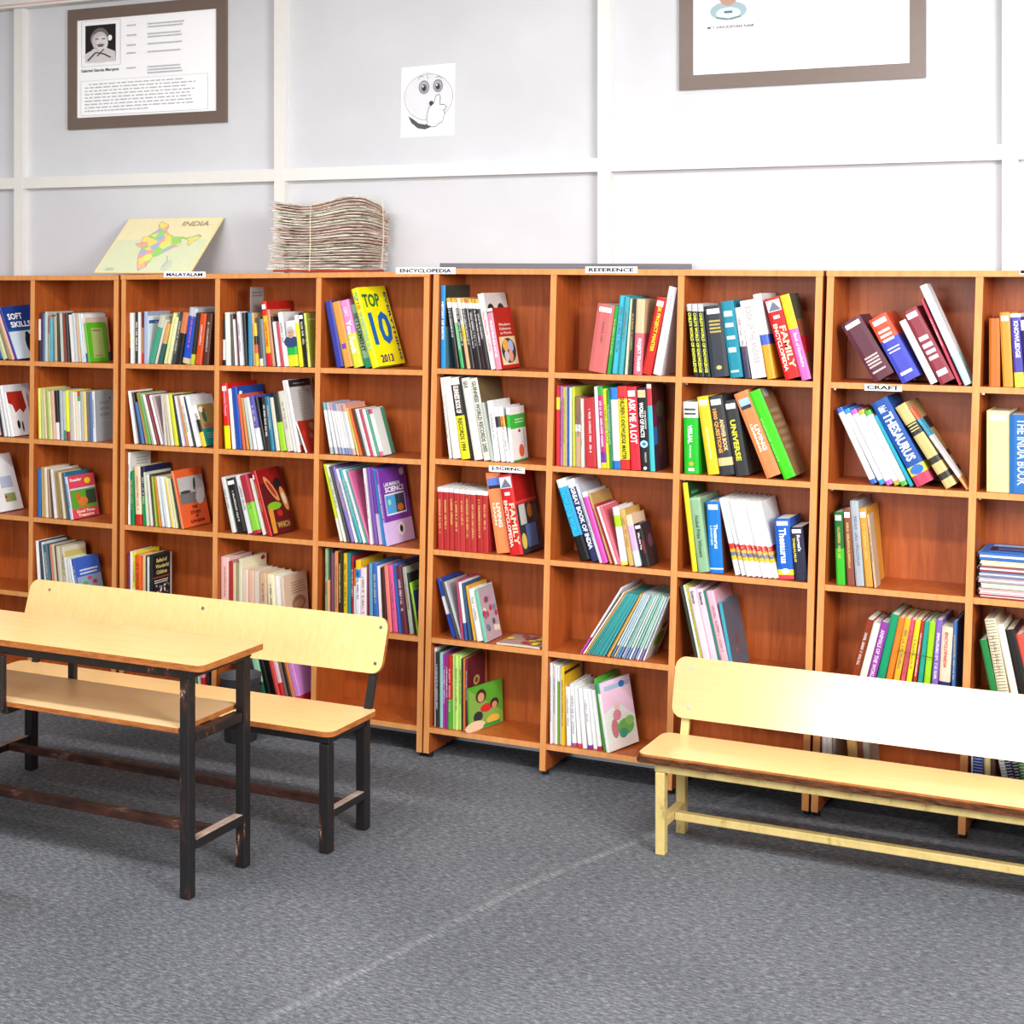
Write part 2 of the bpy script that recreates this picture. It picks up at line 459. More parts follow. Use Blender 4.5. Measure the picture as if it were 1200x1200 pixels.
def lettering(b, t, L, z1, z0, c, rnd):
    a = Art(lambda u, v_, e: (u, -.0004-e, v_)); mi = a._m(c); z = z1
    hgt = min(t*.42, .008); xm = t/2
    while z > z0:
        g = rnd.uniform(.35, .6)*hgt
        if rnd.random() < .16: z -= g*1.2; continue
        k = rnd.random(); st = g*.32
        q = [(xm-hgt/2, xm+hgt/2, z-st, z)]
        if k < .7: q.append((xm-hgt/2, xm+hgt/2, z-g, z-g+st*.8))
        if k > .3: q.append((xm-hgt/2, xm-hgt*.25, z-g, z)) if k > .6 else q.append((xm+hgt*.25, xm+hgt/2, z-g, z))
        for x0, x1, y0, y1 in q:
            i = len(a.v); a.v += [(x0,-.0004,y0),(x1,-.0004,y0),(x1,-.0004,y1),(x0,-.0004,y1)]; a.f.append((i,i+1,i+2,i+3)); a.m.append(mi)
        z -= g+hgt*.14
    if a.f: return a.build('lettering', b)
COUNT = {'n': 0}
ROWW = ['top', 'second', 'third', 'fourth', 'bottom']; COLW = ['left', 'middle', 'right']
SPINE = {}; COVER = {}; DESC = {}
def ordn(k):
    return '%d%s' % (k, 'th' if 10 <= k % 100 <= 20 else {1: 'st', 2: 'nd', 3: 'rd'}.get(k % 10, 'th'))
CELLS = []; TF = {'C2r4': .7}
def cell(cid, data): CELLS.append((cid, data))
SMALL = MB(); SMATS = []; CUT = [0]
def item_area(cid, x, wd, h, k):
    if k: return 1e9
    if x+wd < 0 or x > 1199: return 0
    return wd*h*(.3 if cid in ('B1r5', 'B2r5', 'D1r5', 'D2r5') else 1)
def fill(cid, data):
    U, c, r = cid[0], int(cid[1])-1, int(cid[3])-1
    u = UN[U]; fr = FRAC[r]
    rnd = random.Random(cid)
    zs = lambda X: u['zt'](X)*fr+.0004
    XL = lambda z: sx(u, u['x'][c]+TP, z)+.0008
    XR = lambda z: sx(u, u['x'][c+1], z)-.0008
    cur = 0; items = []
    for it in data.split(';'):
        tk = it.split()
        if not tk: continue
        if tk[0][0] == '@': cur = float(tk[0][1:]); tk = tk[1:]
        if not tk: continue
        wd, h, dx = float(tk[0]), float(tk[1]), float(tk[2])
        o = dict(x=cur, w=wd, h=h, dx=dx, c=tk[3], l=None, s=False, yaw=0, k=None, D=None, y=None, z='')
        for q in tk[4:]:
            if q == 's': o['s'] = True
            else:
                a, b = q.split('=')
                o[a] = b if a in 'lkz' else float(b)
        items.append(o); cur += wd
    N = len(items)
    # geometry in the plane of the spines
    for o in items:
        Y = .02
        gx = (XL(zs(0))+XR(zs(0)))/2
        X0, _ = atY(o['x'], 600, Y); X1, _ = atY(o['x']+o['w'], 600, Y)
        s = ppm(o['x'], Y)
        Xt, _ = atY(o['x']+o['dx'], 600, Y)
        dz = o['h']/s
        phi = math.atan2(X0-Xt, dz)
        o['L'] = dz/math.cos(phi)
        o['t'] = max(.002, (X1-X0)*math.cos(phi)-.0007); o['t'] *= TF.get(cid, 1); o['phi'] = phi; o['X'] = X0
        o['room'] = u['zt'](X0)*((FRAC[r-1]) if r else 1)-TB-zs(X0)-.0095
    left = [o for o in items if o['dx'] <= 1.01]; right = [o for o in items if o['dx'] > 1.01]
    def solve(seq, sgn):
        prev = None
        for o in seq:
            phi = o['phi']*sgn; t = o['t']; L = o['L']
            wx = t/max(.3, math.cos(phi))
            p = o['X'] if sgn > 0 else -(o['X']+wx)
            z0 = zs(o['X'])
            wall = (lambda z: XL(z)) if sgn > 0 else (lambda z: -XR(z))
            # side panel
            p = max(p, wall(z0)+.0005, wall(z0+L)+.0006)
            def room(need, cap=.0045):        # let the foot slide a little before straightening the book
                nonlocal p
                if need > 0: p += min(need, cap)
            room(math.tan(phi)*L*math.cos(phi)+wall(z0+L)+.0006-p if phi > 0 else 0)
            lim = math.atan2(p-wall(z0+L)-.0005, L)
            phi = min(phi, lim)
            if prev:
                q, a, tt, LL = prev
                br = (q+tt*math.cos(a), tt*math.sin(a)); tr = (br[0]-LL*math.sin(a), br[1]+LL*math.cos(a))
                p = max(p, br[0]+.0003)
                for _ in range(3 if phi > 0 or a > 0 else 0):
                    H = L*math.cos(phi)
                    if H > tr[1]: room(tr[0]+.0004+math.tan(phi)*tr[1]-p)
                    else: room(br[0]-(H-br[1])*math.tan(a)+.0004+math.tan(phi)*H-p)
                    if H > tr[1]: lim = math.atan2(p-tr[0]-.0004, max(tr[1], .01))
                    else:
                        x_at = br[0]-(H-br[1])*math.tan(a)
                        lim = math.atan2(p-x_at-.0004, H)
                    phi = min(phi, lim)
                    phi = min(phi, math.atan2(p-br[0], max(br[1], 1e-4))) if br[1] > 1e-3 else phi
            if phi < 0: phi = max(phi, 0)
            prev = (p, phi, t, L)
            o['P'] = p*sgn; o['A'] = phi; o['sg'] = sgn
    if right: solve(right[::-1], -1)
    for att in range(5):
        solve(left, 1)
        if not left: break
        e = max(o['P']+o['t']*math.cos(o['A'])-XR(zs(o['P'])) for o in left)
        if e < -.0005 or cid == 'D2r4': break
        for q, o in enumerate(left):
            o['X'] -= (e+.001)*q/max(1, len(left)-1); o['t'] *= .985
    for o in items: o['L'] = min(o['L'], (o['room']-o['t']*math.sin(o['A']))/math.cos(o['A']))
    rowg = 'books on the %s shelf, %s column of the %s' % (ROWW[r], COLW[c], ULAB[U][1])
    for i, o in enumerate(items):
        t, L = o['t'], o['L']; k = o['k']
        D = o['D'] or min(.19, max(.12, L*rnd.uniform(.66, .78)))
        y0 = o['y'] if o['y'] is not None else .01+rnd.uniform(0, .012)
        if not o['yaw']: D = min(D, .2-y0)
        vv, ff, fm, mats = book_mesh(t, D, L, bands(o['c']))
        thin = t < .0085
        small = not o['z'] and item_area(cid, o['x'], o['w'], o['h'], k) < CUT[0]
        z0 = zs(o['P'])
        if o['sg'] > 0:
            M = Matrix.Translation((o['P'], y0, z0)) @ Matrix.Rotation(-o['A'], 4, 'Y') @ Matrix.Rotation(-math.radians(o['yaw']), 4, 'Z')
        else:
            M = Matrix.Translation((o['P'], y0, z0)) @ Matrix.Rotation(o['A'], 4, 'Y') @ Matrix.Rotation(-math.radians(o['yaw']), 4, 'Z') @ Matrix.Translation((-t, 0, 0))
        if small:
            b0 = len(SMALL.v); SMALL.v += vv; SMALL.f += [tuple(q+b0 for q in f_) for f_ in ff]
            pm = m_pages('efe8d8')
            for mt in mats+[pm]:
                if mt not in SMATS: SMATS.append(mt)
            SMALL.m += [SMATS.index(mats[q]) for q in fm]
            cc = min(.0022, t*.22); ins = min(.003, L*.02)
            SMALL.box(cc+.0001, t-cc-.0001, max(cc, .003)+.0006, D-ins, ins*.7, L-ins, SMATS.index(pm))
            SMALL.xf(M, b0); COUNT['small'] = COUNT.get('small', 0)+1
            continue
        nm = o['z'] or ('booklet' if thin else 'book')
        b = link(nm, vv, ff, mats, fm); b.matrix_world = M
        edge = (M @ Vector((t, 0, 0))).x if o['sg'] > 0 else (M @ Vector((0, 0, L))).x
        if o['sg'] > 0 and edge > XR(z0)+.001 and cid not in ('D2r1',): print('WARN right', cid, i, round(edge-XR(z0), 4))
        cc = min(.0022, t*.22); ins = min(.003, L*.02)
        pg = MB(); pg.box(cc+.0001, t-cc-.0001, max(cc, .003)+.0006, D-ins, ins*.7, L-ins)
        pg.build('pages', [m_pages(rnd.choice(['efe8d8', 'e6dcc4', 'f2efe6']))], b)
        if o['s']: 
            a = Art(lambda u_, v_, e: (u_, -.0005-e, v_)); a.rect(t*.14, L*.885, t*.86, L*.885+min(.02, L*.07), STICK); a.build('spine_sticker', b)
        if k in SPINE:
            SPINE[k](b, t, L, D)
        elif o['l'] or (t > .005 and rnd.random() < .5):
            cl = o['l']
            base = max(bands(o['c']), key=lambda q: q[1])[0]
            lum = sum(lin(base))
            if not cl: cl = rnd.choice(['d4d0c4', 'd0c070', 'e0e0e0']) if lum < .9 else rnd.choice(['505058', '805050', '506080', '707070'])
            cl = {'white': 'f4f4f4', 'pink': 'e870a0', 'black': '181818', 'red': 'c02030', 'yellow': 'dcc070'}.get(cl, cl)
            top = rnd.uniform(.78, .86); lettering(b, t, L, L*top, L*rnd.uniform(.2, .45), cl, rnd)
        if k in COVER:
            a = Art(lambda u_, v_, e, t=t, D=D, L=L: (t+.0003+e, .002+u_*(D-.003), v_*L)); COVER[k](a, b, t, D, L)
            if a.f: a.build('cover_picture', b)
        # label
        if k in DESC: lab = DESC[k]
        else:
            bs = sorted(bands(o['c']), key=lambda q: -q[1]); n1 = cname(bs[0][0]); n2 = [cname(q[0]) for q in bs[1:] if cname(q[0]) != n1]
            cl = n1+('-and-'+n2[0].split()[-1] if n2 else '')
            kd = ('slim booklet' if t < .006 else 'slim book') if thin else ('thick book' if t > .03 else 'book')
            if o['z'] == 'spiral_notebook': kd = 'spiral-bound notebook'
            lab = '%s %s, %s from left, %s shelf, %s column, %s' % (cl, kd, ordn(i+1), ROWW[r], COLW[c], ULAB[U][1])
        tag(b, lab, 'notebook' if o['z'] == 'spiral_notebook' else ('booklet' if thin else 'book'), rowg)
        if o['z'] == 'spiral_notebook':
            m = MB()
            kk = int(L/.009)
            for q in range(kk):
                zc = L*(q+.6)/(kk+.2)
                m.tube([(t/2+(t/2-.0012)*math.cos(a_), .001+.006*math.sin(a_), zc+.001*a_/PI) for a_ in [2*PI*j/7 for j in range(7)]], .0009, 3, 0, True)
            m.build('spiral_binding', [paint('202024' if sum(lin(bands(o['c'])[0][0])) > .8 else 'e8e8e8', .4, .5, .02, 'wire')], b)
        COUNT['n'] += 1; COUNT[b['category']] = COUNT.get(b['category'], 0)+1

def spine_text(*specs):
    """specs: (string, colour, top frac, bottom frac, x0 frac, x1 frac) reading downwards"""
    def fn(b, t, L, D):
        for s, c, v1, v0, x0, x1 in specs:
            text(s, 'title', paint(c, .45, .3, .02, 'ink'), b, lambda u_, v_: (v_, -.0008, u_), (L*v1, t*x0, L*v0, t*x1), .03)
    return fn
def spine_up(s, c, v0, v1, x0, x1):        # upright text across the spine
    def fn(b, t, L, D):
        text(s, 'title', paint(c, .45, .3, .02, 'ink'), b, lambda u_, v_: (u_, -.0008, v_), (t*x0, L*v0, t*x1, L*v1), .03)
    return fn
def ctext(b, t, D, L, s, c, u0, v0, u1, v1):
    text(s, 'title', paint(c, .45, .3, .02, 'ink'), b, lambda u_, v_: (t+.0019, .002+u_*(D-.003), v_*L), (u0, v0, u1, v1), .03)
def reg(k, desc=None, spine=None, cover=None):
    if desc: DESC[k] = desc
    if spine: SPINE[k] = spine
    if cover: COVER[k] = cover
exec(compile('''
def cv(f):
    def g(a,b,t,D,L): f(a,b,t,D,L)
    return g
''', 'x', 'exec'))
def cov_soft(a, b, t, D, L):
    a.rect(0, 0, 1, 1, '203c88').rect(0, 0, 1, .52, 'c8d4e0').ell(.62, .25, .16, .22, '20242c').ell(.6, .44, .07, .06, '20242c').rect(0, .52, 1, .56, '1c5878')
    ctext(b, t, D, L, 'SOFT', 'f4f4f4', .12, .74, .62, .86); ctext(b, t, D, L, 'SKILLS', 'f4f4f4', .14, .59, .85, .7)
reg('soft', 'blue booklet with SOFT SKILLS on cover, leaning at left photo edge', cover=cov_soft)
reg('greenA', 'green booklet with beige panel on its cover, end of top shelf row',
    cover=lambda a, b, t, D, L: a.rect(0, 0, 1, 1, '58b420').rect(.22, .1, .82, .86, 'a8b870').lines(.3, .78, .75, .84, 1, '506030').lines(.3, .14, .75, .19, 1, 'a07040'))
reg('greyA', 'large grey-backed booklet ending the second shelf of the far-left bookcase',
    cover=lambda a, b, t, D, L: a.rect(0, 0, 1, 1, '9ea2a6').lines(.25, .5, .85, .85, 3, '868a8e').rect(.8, .82, .86, .86, '303438').lines(.2, .4, .8, .44, 1, 'b8babc'))
def cov_pup(a, b, t, D, L):
    a.rect(0, 0, 1, 1, 'd84858').rect(.02, .22, .98, .66, '58a030').rect(.6, .3, .98, .62, '304838').ell(.45, .38, .2, .1, 'd87830').ell(.3, .5, .09, .09, 'c86828').rect(.3, .22, .36, .34, 'c87030').rect(.52, .22, .58, .34, 'c87030').ell(.72, .84, .12, .07, 'f0d820').rect(.02, .66, .98, .7, 'c8d0e8')
    ctext(b, t, D, L, 'Good Times', 'f6ecd0', .15, .12, .85, .19); ctext(b, t, D, L, 'Treasures', 'f6ecd0', .2, .03, .8, .1); ctext(b, t, D, L, 'Reader', 'f4f4f4', .06, .86, .5, .93)
reg('pup', 'pink storybook with a brown puppy on its cover', cover=cov_pup)
reg('whiteA', 'white booklet with a small picture leaning steeply at left photo edge',
    cover=lambda a, b, t, D, L: a.rect(0, 0, 1, 1, 'e8eaec').rect(.3, .4, .8, .6, 'b4bcd4').rect(.35, .15, .8, .3, '8ca060').ell(.4, .24, .05, .03, 'c02020'))
reg('splash', 'white booklet with red splash on cover, second shelf at left photo edge',
    cover=lambda a, b, t, D, L: a.rect(0, 0, 1, 1, 'ece8e8').poly([(0, 1), (.8, 1), (.9, .62), (.7, .5), (.55, .6), (.3, .52), (.2, .7), (0, .75)], 'b02c20').ell(.35, .25, .08, .1, '282828').ell(.55, .2, .05, .12, '404040'))
reg('sky', 'blue sky picture booklet peeking over the bench back at far left',
    cover=lambda a, b, t, D, L: a.rect(0, 0, 1, 1, '3c64c0').rect(0, 0, 1, .5, '90a8c0').lines(.15, .55, .9, .72, 2, 'e8f0ff').ell(.3, .3, .12, .06, '58a050').ell(.7, .3, .1, .06, 'c04040').ell(.5, .42, .1, .05, 'c85070'))
reg('olivecov', 'cream booklet with olive picture cover behind the blue sky one',
    cover=lambda a, b, t, D, L: a.rect(0, 0, 1, 1, 'c8b868').ell(.4, .7, .15, .08, '40381c').ell(.7, .66, .12, .08, '685828').rect(0, .9, 1, 1, 'd8d0b8'))
def portrait(a, u, v, w_, h, hair='303030', skin='c89878', cloth='404860'):
    a.ell(u, v-h*.32, w_*.5, h*.26, cloth).ell(u, v+h*.1, w_*.3, h*.26, hair).ell(u, v+h*.04, w_*.22, h*.2, skin)
    a.rect(u-w_*.13, v+h*.07, u-w_*.05, v+h*.1, '282020').rect(u+w_*.05, v+h*.07, u+w_*.13, v+h*.1, '282020').rect(u-w_*.07, v-h*.07, u+w_*.07, v-h*.05, '904840').rect(u-w_*.02, v-.02*h, u+w_*.02, v+h*.05, 'a87858')
reg('woman', 'white booklet with a monochrome woman portrait and blue header',
    cover=lambda a, b, t, D, L: (a.rect(0, 0, 1, 1, 'e4eef0').rect(0, .84, 1, .91, '2860a8').lines(.3, .86, .8, .89, 1, 'e8f4ff'), portrait(a, .6, .5, .6, .6, '202428', 'b8bcc0', '282828')))
reg('tealtan', 'tan-and-teal picture book ending the second shelf under the MALAYALAM strip',
    spine=spine_text(('LIVING', '181818', .8, .5, .2, .8)),
    cover=lambda a, b, t, D, L: a.rect(0, 0, 1, 1, 'b89858').rect(0, 0, 1, .42, '289088').ell(.2, .88, .15, .07, 'f0ece0').ell(.3, .7, .12, .14, '306858', rot=.6).ell(.45, .48, .35, .05, 'c07850').ell(.35, .86, .08, .05, 'a04820').lines(.2, .18, .85, .34, 3, '88c8c0'))
def cov_gan(a, b, t, D, L):
    a.rect(0, 0, 1, 1, 'e06030').rect(.08, .4, 1, .86, 'b8b8b8').rect(.08, .4, 1, .58, '707070').ell(.8, .5, .18, .13, 'd0d0d0', rot=.5).ell(.66, .72, .04, .12, '303030', rot=-.3).ell(.3, .6, .2, .03, '404040')
    for s, v0, u0, u1 in (('THE', .3, .42, .62), ('STORY', .21, .34, .72), ('OF', .14, .5, .6), ('GANDHI', .06, .28, .8)): ctext(b, t, D, L, s, '5a1818', u0, v0, u1, v0+.055)
reg('gan', 'orange booklet with grey photo cover standing askew, third shelf below MALAYALAM strip', cover=cov_gan)
reg('bigwhite', 'tall white sheet-like booklet at left end of third shelf under MALAYALAM strip',
    cover=lambda a, b, t, D, L: a.rect(0, 0, 1, 1, 'dcdcd6').lines(.3, .82, .9, .94, 3, 'a8a8a4'))
def cov_blk(a, b, t, D, L):
    a.rect(0, 0, 1, 1, '1c1c1e').rect(.02, .52, .95, .55, '90402c').lines(.1, .42, .9, .5, 2, 'e0e0e0')
    r = random.Random(3)
    for i in range(22): a.ell(r.uniform(.08, .92), r.uniform(.05, .38), .05, .025, r.choice(['b0b0b0', 'e0e0e0', '707070']), 7)
    ctext(b, t, D, L, 'Ballad of', 'd8c878', .2, .84, .8, .92); ctext(b, t, D, L, 'Wonderful', 'd8c878', .15, .72, .9, .8); ctext(b, t, D, L, 'Children', 'd8c878', .2, .6, .8, .68)
reg('blk', 'black paperback with yellow title and white pattern behind bench back', cover=cov_blk)
def sp_portrait(b, t, L, D):
    a = Art(lambda u_, v_, e: (u_*t, -.0004-e, v_*L)); portrait(a, .5, .7, 1.5, .5, 'b8b8b8', 'c09c88', '30406c'); a.build('spine_picture', b)
reg('man', 'book with grey-haired man portrait over green and yellow bands on spine', spine=sp_portrait)
reg('olive', 'olive paperback with half a dark face on cover, end of top shelf',
    cover=lambda a, b, t, D, L: a.rect(0, 0, 1, 1, 'a4a838').lines(.1, .86, .5, .93, 1, 'd8d8c8').ell(.8, .4, .42, .32, '6c2c18').ell(.78, .5, .4, .24, '8c4424').ell(.8, .68, .36, .1, '202018').rect(0, .0, .5, .12, 'b0a860'))
reg('slip', 'tall grey paper booklet sticking up above the books beside it',
    cover=lambda a, b, t, D, L: a.rect(0, 0, 1, 1, '8c8480').lines(.1, .88, .9, .96, 2, '5c5450'))
reg('redtall', 'tall red book with yellow middle band on its leaning spine',
    spine=spine_text(('LOVE STORIES', 'd02018', .68, .3, .25, .75)), cover=lambda a, b, t, D, L: a.rect(0, 0, 1, 1, 'b81c18').lines(.1, .8, .9, .92, 1, 'd8b0a8'))
reg('yelfam', 'red-and-yellow book with pink lettering, first on second shelf, middle MALAYALAM column',
    spine=spine_text(('Favourite People', 'f0a0c0', .92, .5, .25, .75)), cover=lambda a, b, t, D, L: a.rect(0, 0, 1, 1, 'c82018'))
reg('bluebk', 'tall blue hardback beside the red-and-yellow book, middle column', cover=lambda a, b, t, D, L: a.rect(0, 0, 1, 1, '1c4ca4').ell(.12, .9, .06, .03, 'f4f4f4'))
reg('dark_head', 'grey-covered book with dark header and red foot leaning on second shelf',
    cover=lambda a, b, t, D, L: a.rect(0, 0, 1, 1, 'c8c4c0').rect(0, .9, 1, 1, '30282a').lines(.35, .35, .92, .86, 18, '8c8888', .4).rect(0, 0, 1, .09, 'b83828').lines(.2, .94, .8, .965, 1, 'a8a0a0'))
reg('redflop', 'small dark-red booklet slumped against the right panel, second shelf',
    cover=lambda a, b, t, D, L: a.rect(0, 0, 1, 1, 'a83020').ell(.75, .8, .16, .12, '907860').ell(.55, .5, .1, .08, '987050').ell(.2, .6, .1, .1, 'c83020'))
def cov_food(a, b, t, D, L):
    a.rect(0, 0, 1, 1, '5c1818').rect(0, .78, .9, 1, '901414').ell(.75, .74, .16, .1, '281818').ell(.45, .68, .3, .09, 'd89058', rot=-.7).ell(.45, .68, .2, .05, 'a83828', rot=-.7).ell(.88, .5, .2, .11, 'e0a050', rot=-1.2).ell(.88, .5, .1, .06, 'e8e0d8', rot=-1.2).ell(.4, .42, .3, .06, '80b828').poly([(.1, .4), (.3, .38), (.25, .02), (.08, .02)], 'd89038').ell(.55, .3, .12, .05, 'b82820')
    ctext(b, t, D, L, 'WHICH', 'c8a050', .32, .08, .85, .17)
reg('food', 'red cookbook with plates of food pictured on its tilted cover', cover=cov_food)
reg('food2', 'red-spined book next to the cookbook with food pictures')
reg('round', 'cream booklet with red round mark, fourth shelf behind bench back', cover=lambda a, b, t, D, L: a.rect(0, 0, 1, 1, 'e4dcb8').ell(.85, .93, .09, .04, 'b02828'))
reg('sepia', 'cream paperback with brown sketched cover, fourth shelf above the bench back',
    cover=lambda a, b, t, D, L: a.rect(0, 0, 1, 1, 'dcc0a4').lines(.3, .55, .95, .85, 5, '9c6048', .3).ell(.6, .3, .3, .18, 'a88060').ell(.6, .28, .2, .1, 'c8a080'))
def cov_top(a, b, t, D, L):
    a.rect(0, 0, 1, 1, 'f4ec10')
    ctext(b, t, D, L, 'TOP', '1c7038', .06, .74, .66, .91); ctext(b, t, D, L, '10', '1464b4', .1, .26, .82, .68); ctext(b, t, D, L, '2013', '50206c', .16, .04, .62, .14)
    text('EVERYTHING', 'title', paint('304078', .45, .3, .02, 'ink'), b, lambda u_, v_: (t+.0022, .002+v_*(D-.003), u_*L), (.92, .86, .05, .95), .03)
reg('top10', 'big yellow book with large number 10 and 2013 on cover',
    spine=spine_text(('TOP', '38a088', .95, .84, .2, .8), ('10', 'e07028', .82, .74, .2, .8), ('OF EVERYTHING 2013', '60b8a8', .7, .22, .25, .75)), cover=cov_top)
reg('yourock', 'pink-and-yellow book lettered YOU ROCK on its leaning spine', spine=spine_text(('CERT', 'f8d0e8', .9, .76, .3, .7), ('You Rock', 'f4f4f4', .7, .2, .2, .8)))
reg('gloss', 'green-grey book with black stencilled lettering beside the big yellow 10 book', spine=spine_text(('SETTLEMENT', '303830', .86, .25, .2, .8)))
reg('lavs', 'orange book with a violet patch, second on the shelf with the big yellow book', spine=lambda b, t, L, D: Art(lambda u_, v_, e: (u_*t, -.0004-e, v_*L)).rect(.2, .28, .7, .36, '7048a0').build('spine_picture', b))
reg('pinkrow', 'pale booklet with a pink square ending the white booklet row',
    cover=lambda a, b, t, D, L: a.rect(0, 0, 1, 1, 'dce0dc'))
def cov_lab(a, b, t, D, L):
    a.rect(0, 0, 1, 1, '7838a0').rect(0, 0, 1, .3, 'd4b8e4').rect(.1, .38, .85, .66, 'e8e8f0').rect(.12, .4, .48, .64, '50a0d8').rect(.48, .4, .83, .64, '384858').ell(.64, .46, .12, .05, 'd87030').ell(.52+.03, .18, .14, .09, 'e8e0e8').ell(.55, .18, .06, .05, '282828').ell(.85, .92, .09, .05, 'd0c0d8').ell(.25, .55, .06, .04, '90e0c0')
    ctext(b, t, D, L, 'LAB MANUAL', 'f0e8f4', .12, .76, .75, .81); ctext(b, t, D, L, 'SCIENCE', 'ffffff', .14, .68, .86, .75)
reg('lab', 'purple LAB MANUAL SCIENCE booklet facing out at end of third shelf', cover=cov_lab)
reg('kids', 'green-edged picture booklet with blue animal cover above right end of bench back',
    cover=lambda a, b, t, D, L: a.rect(0, 0, 1, 1, '204878').rect(0, .84, 1, 1, '70a838').lines(.2, .88, .9, .95, 1, '305820').ell(.5, .25, .35, .14, 'd07020').ell(.3, .4, .2, .1, 'e8c828').ell(.6, .1, .4, .06, '308850').ell(.7, .62, .12, .05, '3890a0'))
reg('moor', 'white book with two dark arches on its cover, leaning on top shelf',
    cover=lambda a, b, t, D, L: a.rect(0, 0, 1, 1, 'd4ccc8').rect(.05, .4, .4, .74, '302820').ell(.22, .74, .17, .12, '302820').rect(.5, .4, .85, .74, '382c24').ell(.67, .74, .17, .12, '382c24'))
def cov_mod(a, b, t, D, L):
    a.rect(0, 0, 1, 1, 'b82820').rect(.12, .06, .95, .52, 'e8dca8').ell(.53, .29, .38, .21, '303848').ell(.4, .38, .16, .1, 'e8b050').ell(.66, .36, .14, .1, 'b0c0e0').ell(.6, .2, .13, .1, 'e8a080').ell(.38, .2, .12, .09, 'c8ccd8')
    for s, v0 in (('Modern', .7), ('Reference', .63), ('to Words', .56)): ctext(b, t, D, L, s, 'f0c8c0', .2, v0, .8, v0+.045)
reg('mod', 'red-covered book with an oval picture and pink spine, top shelf', spine=spine_text(('REFERENCE', 'fce0e8', .8, .2, .3, .7)), cover=cov_mod)
reg('bluesp', 'upright blue book at left end of top shelf under ENCYCLOPEDIA strip', spine=spine_text(('HISTORY OF EARTH', 'f4f4f4', .8, .35, .25, .75)), cover=lambda a, b, t, D, L: a.rect(0, 0, 1, 1, '50808c').rect(0, .5, 1, 1, '383c34'))
reg('g94', 'yellow-and-black record book lettered 1994 on its spine', spine=spine_text(('GUINNESS BOOK OF', 'f4f0e8', .9, .56, .22, .8), ('RECORDS 1994', '404828', .5, .1, .25, .75)))
reg('g05', 'pale record book lettered WORLD RECORDS 2005 on its spine', spine=spine_text(('GUINNESS WORLD RECORDS 2005', '30383c', .96, .1, .22, .78)),
    cover=lambda a, b, t, D, L: a.rect(0, 0, 1, 1, '6c5c40'))
reg('g3', 'creamy white record book between the 1994 and 2005 ones', spine=spine_text(('GUI', '202020', .96, .88, .25, .75)))
reg('wood', 'white book with green block on its cover, end of second shelf left column',
    cover=lambda a, b, t, D, L: (a.rect(0, 0, 1, 1, 'f0eeec').rect(0, .6, 1, .86, '38b840').lines(.3, .7, .9, .8, 2, 'c8f0c8').ell(.6, .18, .18, .12, 'e06848').ell(.55, .55, .08, .03, '903060').ell(.85, .4, .06, .2, 'c8c8c8').rect(0, 0, 1, .03, '50b050')))
reg('living', 'thick orange encyclopedia lettered LIVING with small blue picture, third shelf', spine=lambda b, t, L, D: (spine_text(('LIVING', 'fff0e0', .62, .32, .45, .72), ('LEARN', 'ffe0c8', .62, .35, .2, .36))(b, t, L, D), Art(lambda u_, v_, e: (u_*t, -.0004-e, v_*L)).rect(.1, .8, .9, .93, '5878c8').rect(.1, .8, .9, .84, '202838').build('spine_picture', b)),
    cover=lambda a, b, t, D, L: a.rect(0, 0, 1, 1, 'e07838'))
def cov_fam(a, b, t, D, L):
    a.rect(0, 0, 1, 1, 'b81c1c').rect(0, 0, 1, .6, '303440').rect(0, .62, 1, .65, 'd84848').rect(.1, .35, .4, .6, 'c8c8c0').ell(.6, .5, .12, .09, 'c87830').rect(.3, .06, .8, .34, '5878b0').ell(.15, .15, .12, .1, 'e0c860').rect(.7, .36, .95, .56, '504840')
def sp_fam(b, t, L, D):
    spine_text(('FAMILY', 'f4c8a8', .64, .12, .5, .9), ('ENCYCLOPEDIA', 'f0d8c8', .68, .1, .14, .4))(b, t, L, D)
    Art(lambda u_, v_, e: (u_*t, -.0004-e, v_*L)).rect(.06, .83, .94, .97, 'c8ccdc').poly([(.1, .84), (.5, .95), (.9, .84)], '686c7c').rect(.3, .74, .7, .78, 'f4e4dc').build('spine_picture', b)
reg('fam', 'red FAMILY ENCYCLOPEDIA with picture cover, third shelf beside the orange one', spine=sp_fam, cover=cov_fam)
reg('fam2', 'red FAMILY ENCYCLOPEDIA on top shelf, beside the pink-and-yellow book', spine=sp_fam)
for i, (s, z) in enumerate((('yp', 0),)): pass
reg('comic', 'comic magazine with busy pink picture cover leaning above a flat one',
    cover=lambda a, b, t, D, L: [a.rect(0, 0, 1, 1, 'b8a0a8')]+[a.ell(random.uniform(.1, .9), random.uniform(.05, .9), .1, .06, random.choice(['c04050', '7080a8', 'e8d8c8', '605860', 'c888b0'])) for _ in range(16)])
def cov_school(a, b, t, D, L):
    a.rect(0, 0, 1, 1, '601c28').ell(.5, .66, .18, .07, 'b89850').ell(.5, .66, .1, .04, '804030')
reg('maroonc', 'maroon-covered schoolbook with gold emblem, bottom shelf left column', cover=cov_school)
def cov_kids(a, b, t, D, L):
    a.rect(0, 0, 1, 1, '58a030').poly([(0, 0), (1, 0), (1, .25), (0, .95)], '80a848').ell(.35, .75, .16, .16, '402820').ell(.35, .72, .1, .11, 'd09870').ell(.5, .45, .18, .1, 'c83030').ell(.75, .5, .13, .12, '382828').ell(.75, .46, .08, .08, 'c88c68').ell(.25, .3, .14, .12, '303038').ell(.15, .1, .3, .12, 'e8c8a0').ell(.7, .15, .2, .1, 'e0b040').rect(.4, .02, .9, .08, '209048')
reg('kidscov', 'green schoolbook with children on cover flopping open, bottom shelf', cover=cov_kids)
